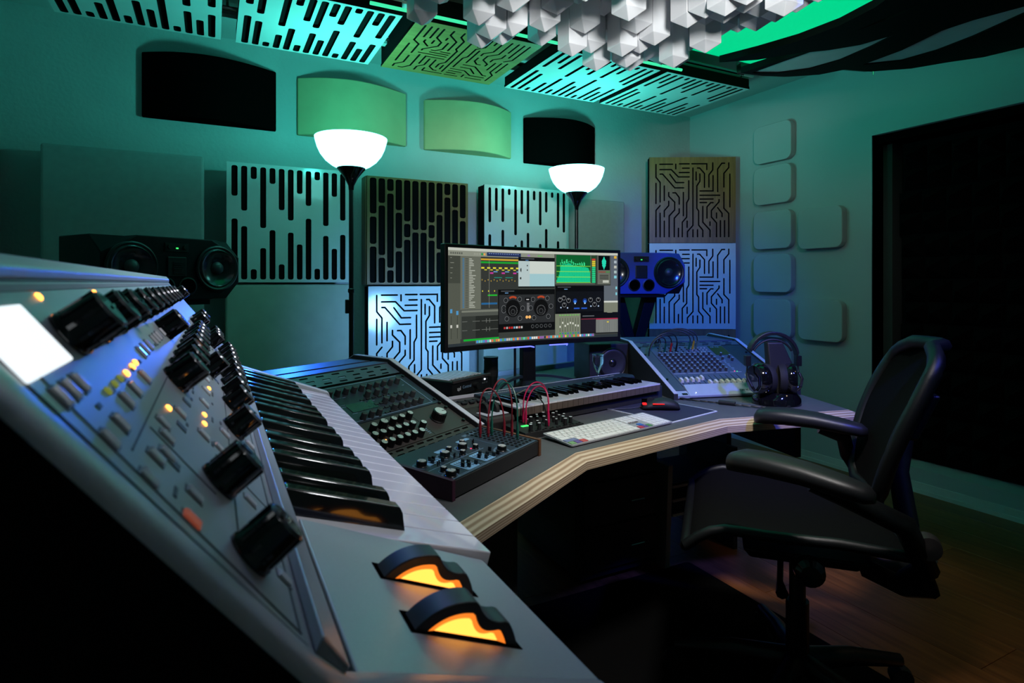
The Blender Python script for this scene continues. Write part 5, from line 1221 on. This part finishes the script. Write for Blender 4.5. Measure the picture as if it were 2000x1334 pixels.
ctl = [(-.10, .24, .0055), (-.08, .165, .0055), (-.04, .10, .0055), (.0, .03, .0055), (.05, -.04, .0055), (.09, -.075, .0055), (.13, -.06, .0055), (.145, -.01, .0055)]
for i in range(len(ctl) - 1):
    for k in range(10): base.append(tuple(Vector(ctl[i]).lerp(Vector(ctl[i + 1]), k / 10)))
for ph in (0, 1): MB().tube([Vector(p) + Vector((math.cos(i * .9 + ph * math.pi), math.sin(i * .9 + ph * math.pi), 0)) * .0028 for i, p in enumerate(base)], .0027, 6).build('strand', 'cable_black', hc)
MB().cyl((-.035, .093, .008), (-.008, .045, .008), .0075, n=12).build('splitter', 'plastic_matt', hc)

# ================================================================== chair and mat
tag(MB().prism(rrect(.35, .10, 1.67, 1.75, .02, 3), .001, .005).build('chair_mat', 'mat_black', None, 0), 'black floor mat under the office chair', 'floor mat')
CHX, CHY, CHR = 1.36, 1.03, 44
ch = thing('office_chair', 'black mesh office chair with padded armrests pulled up to the desk', 'chair', (CHX, CHY, .005), R(CHR))
def ring_surface(pts_fn, nu, nv, name, m, thick=0.0, smooth=60):
    b = MB(); g_ = [[pts_fn(i / nu, j / nv) for j in range(nv + 1)] for i in range(nu + 1)]
    vs = [p for r in g_ for p in r]; fs = []
    for i in range(nu):
        for j in range(nv): a = i * (nv + 1) + j; fs.append((a, a + 1, a + nv + 2, a + nv + 1))
    b.add(vs, fs); o = b.build(name, m, ch, smooth)
    if thick: s_ = o.modifiers.new('solid', 'SOLIDIFY'); s_.thickness = thick; s_.offset = 0
    return o
# seat: mesh pan with waterfall front, frame tube round it
def seat(u, v):
    x = (u - .5) * 2; y = .27 - v * .47
    wd = .245 - .02 * abs(v - .4)
    z = .522 - .055 * max(0, (.22 - v) / .22) ** 2 - .035 * math.sin(math.pi * min(1, v * 1.1)) * (1 - x * x) + .02 * (v - .5) ** 2 - .018 * max(0, v - .7) * 3
    return (x * wd, y, z)
ring_surface(seat, 14, 14, 'seat', 'mesh_black', .004)
rim = [seat(0, k / 16) for k in range(17)] + [seat(k / 10, 1) for k in range(1, 11)] + [seat(1, 1 - k / 16) for k in range(1, 17)] + [seat(1 - k / 10, 0) for k in range(1, 11)]
MB().tube(rim, .013, 8).build('seat_frame', 'chair_frame', ch, 60)
# back: curved hourglass mesh, reclined
BKX, BKY0, BKY1, BKZ0, BKZ1 = .11, -.18, -.335, .545, .935
def back(u, v):
    x = (u - .5) * 2; z = BKZ0 + (BKZ1 - BKZ0) * v
    wd = .095 + .085 * math.sin(math.pi * min(1, .12 + v * .62)) ** 1.2
    if v > .86: wd *= math.sqrt(max(.0, 1 - ((v - .86) / .16) ** 2))
    if v < .10: wd *= math.sqrt(max(.15, 1 - ((.10 - v) / .14) ** 2))
    y = BKY0 + (BKY1 - BKY0) * v + .02 * math.sin(math.pi * v * 1.15) + .03 * x * x * (.4 + v)
    return (BKX + x * wd, y, z)
ring_surface(back, 14, 22, 'backrest', 'mesh_black', .004)
rim = [back(0, k / 22) for k in range(23)] + [back(k / 12, 1) for k in range(1, 13)] + [back(1, 1 - k / 22) for k in range(1, 23)] + [back(1 - k / 12, 0) for k in range(1, 13)]
MB().tube([(x, y - .008, z) for x, y, z in rim], .019, 8).build('back_frame', 'chair_frame', ch, 60)
MB().loft([[(x, y, z) for x, y, z in ((.02, -.255, .70), (.22, -.255, .70), (.22, -.275, .70), (.02, -.275, .70))], [(x, y, z) for x, y, z in ((.0, -.30, .82), (.24, -.30, .82), (.24, -.32, .82), (.0, -.32, .82))]]).build('lumbar_pad', 'chair_frame', ch, 0, .008)
# arms
def arm(s, rot, c0):
    M = Matrix.Translation((*c0, .692)) @ Matrix.Rotation(R(rot), 4, 'Z')
    rg = []
    for t_, w_, h_, dz in [(.148, .012, .012, -.010), (.140, .030, .020, -.004), (.115, .041, .024, .002), (.06, .044, .024, .006), (-.02, .041, .022, .004), (-.09, .036, .020, -.004), (-.135, .028, .017, -.010), (-.150, .010, .010, -.014)]:
        rg.append([(w_ * math.copysign(abs(math.cos(a)) ** .7, math.cos(a)), t_, dz + h_ * math.copysign(abs(math.sin(a)) ** .8, math.sin(a))) for a in [2 * math.pi * k / 16 for k in range(16)]])
    p = MB().loft(rg).build('armrest', 'arm_pad', ch, 60, M=M)
    MB().tube([(c0[0], c0[1] - .03, .675), (c0[0] * 1.0, c0[1] - .09, .655), (s * .27, -.17, .59), (s * .23, -.22, .49), (s * .16, -.20, .43)], [.018, .022, .024, .024, .022], 10).build('arm_bracket', 'chair_frame', ch, 60)
    MB().lathe([(.0, 0), (.026, 0), (.028, .01), (.024, .03), (0, .034)], 18).build('arm_lock', 'panel_anthracite', ch, M=Matrix.Translation((s * .235, -.215, .545)) @ Matrix.Rotation(R(90 * s), 4, 'Y'))
arm(-1, -28, (-.318, .043)); arm(1, -14, (.221, -.055))
# tilt housing, levers, spine, column, base
MB().loft([[(-.09, -.12, .40), (.09, -.12, .40), (.09, .12, .40), (-.09, .12, .40)], [(-.11, -.16, .43), (.11, -.16, .43), (.11, .14, .43), (-.11, .14, .43)]]).build('tilt_housing', 'plastic_black', ch, 0, .01)
MB().tube([(0, -.10, .41), (0, -.19, .39), (0, -.25, .40), (.05, -.26, .48), (.11, -.255, .60), (.12, -.28, .72)], [.03, .028, .026, .026, .024, .018], 10).build('spine', 'plastic_black', ch, 60)
for s in (-1, 1):
    MB().tube([(s * .08, -.14, .41), (s * .15, -.20, .41), (s * .21, -.23, .44), (s * .21, -.225, .50)], .022, 8).build('yoke', 'plastic_black', ch, 60)
    lv = MB().tube([(s * .10, .05, .41), (s * .19, .06, .40), (s * .24, .06, .395)], [.007, .007, .014], 8).build('lever', 'plastic_gloss', ch, 60)
MB().lathe([(.0, 0), (.034, 0), (.032, .02), (.02, .03), (0, .03)], 20).build('tension_knob', 'plastic_gloss', ch, M=Matrix.Translation((-.20, .0, .44)) @ Matrix.Rotation(R(-90), 4, 'Y'))
MB().cyl((0, 0, .10), (0, 0, .27), .028, n=16).cyl((0, 0, .26), (0, 0, .405), .020, n=16).build('gas_column', 'plastic_black', ch, 40)
for k in range(5):
    a = R(72 * k + 12); c, s = math.cos(a), math.sin(a)
    lg = MB().tube([(.02 * c, .02 * s, .115), (.16 * c, .16 * s, .105), (.31 * c, .31 * s, .075)], [.03, .024, .017], 8).build('base_leg', 'plastic_black', ch, 60)
    MB().lathe([(.0, -.018), (.026, -.018), (.029, 0), (.026, .018), (.0, .018)], 18).build('caster', 'rubber_black', lg, M=Matrix.Translation((.315 * c, .315 * s, .031)) @ Matrix.Rotation(a + 1.2, 4, 'Z') @ Matrix.Rotation(R(90), 4, 'Y'))
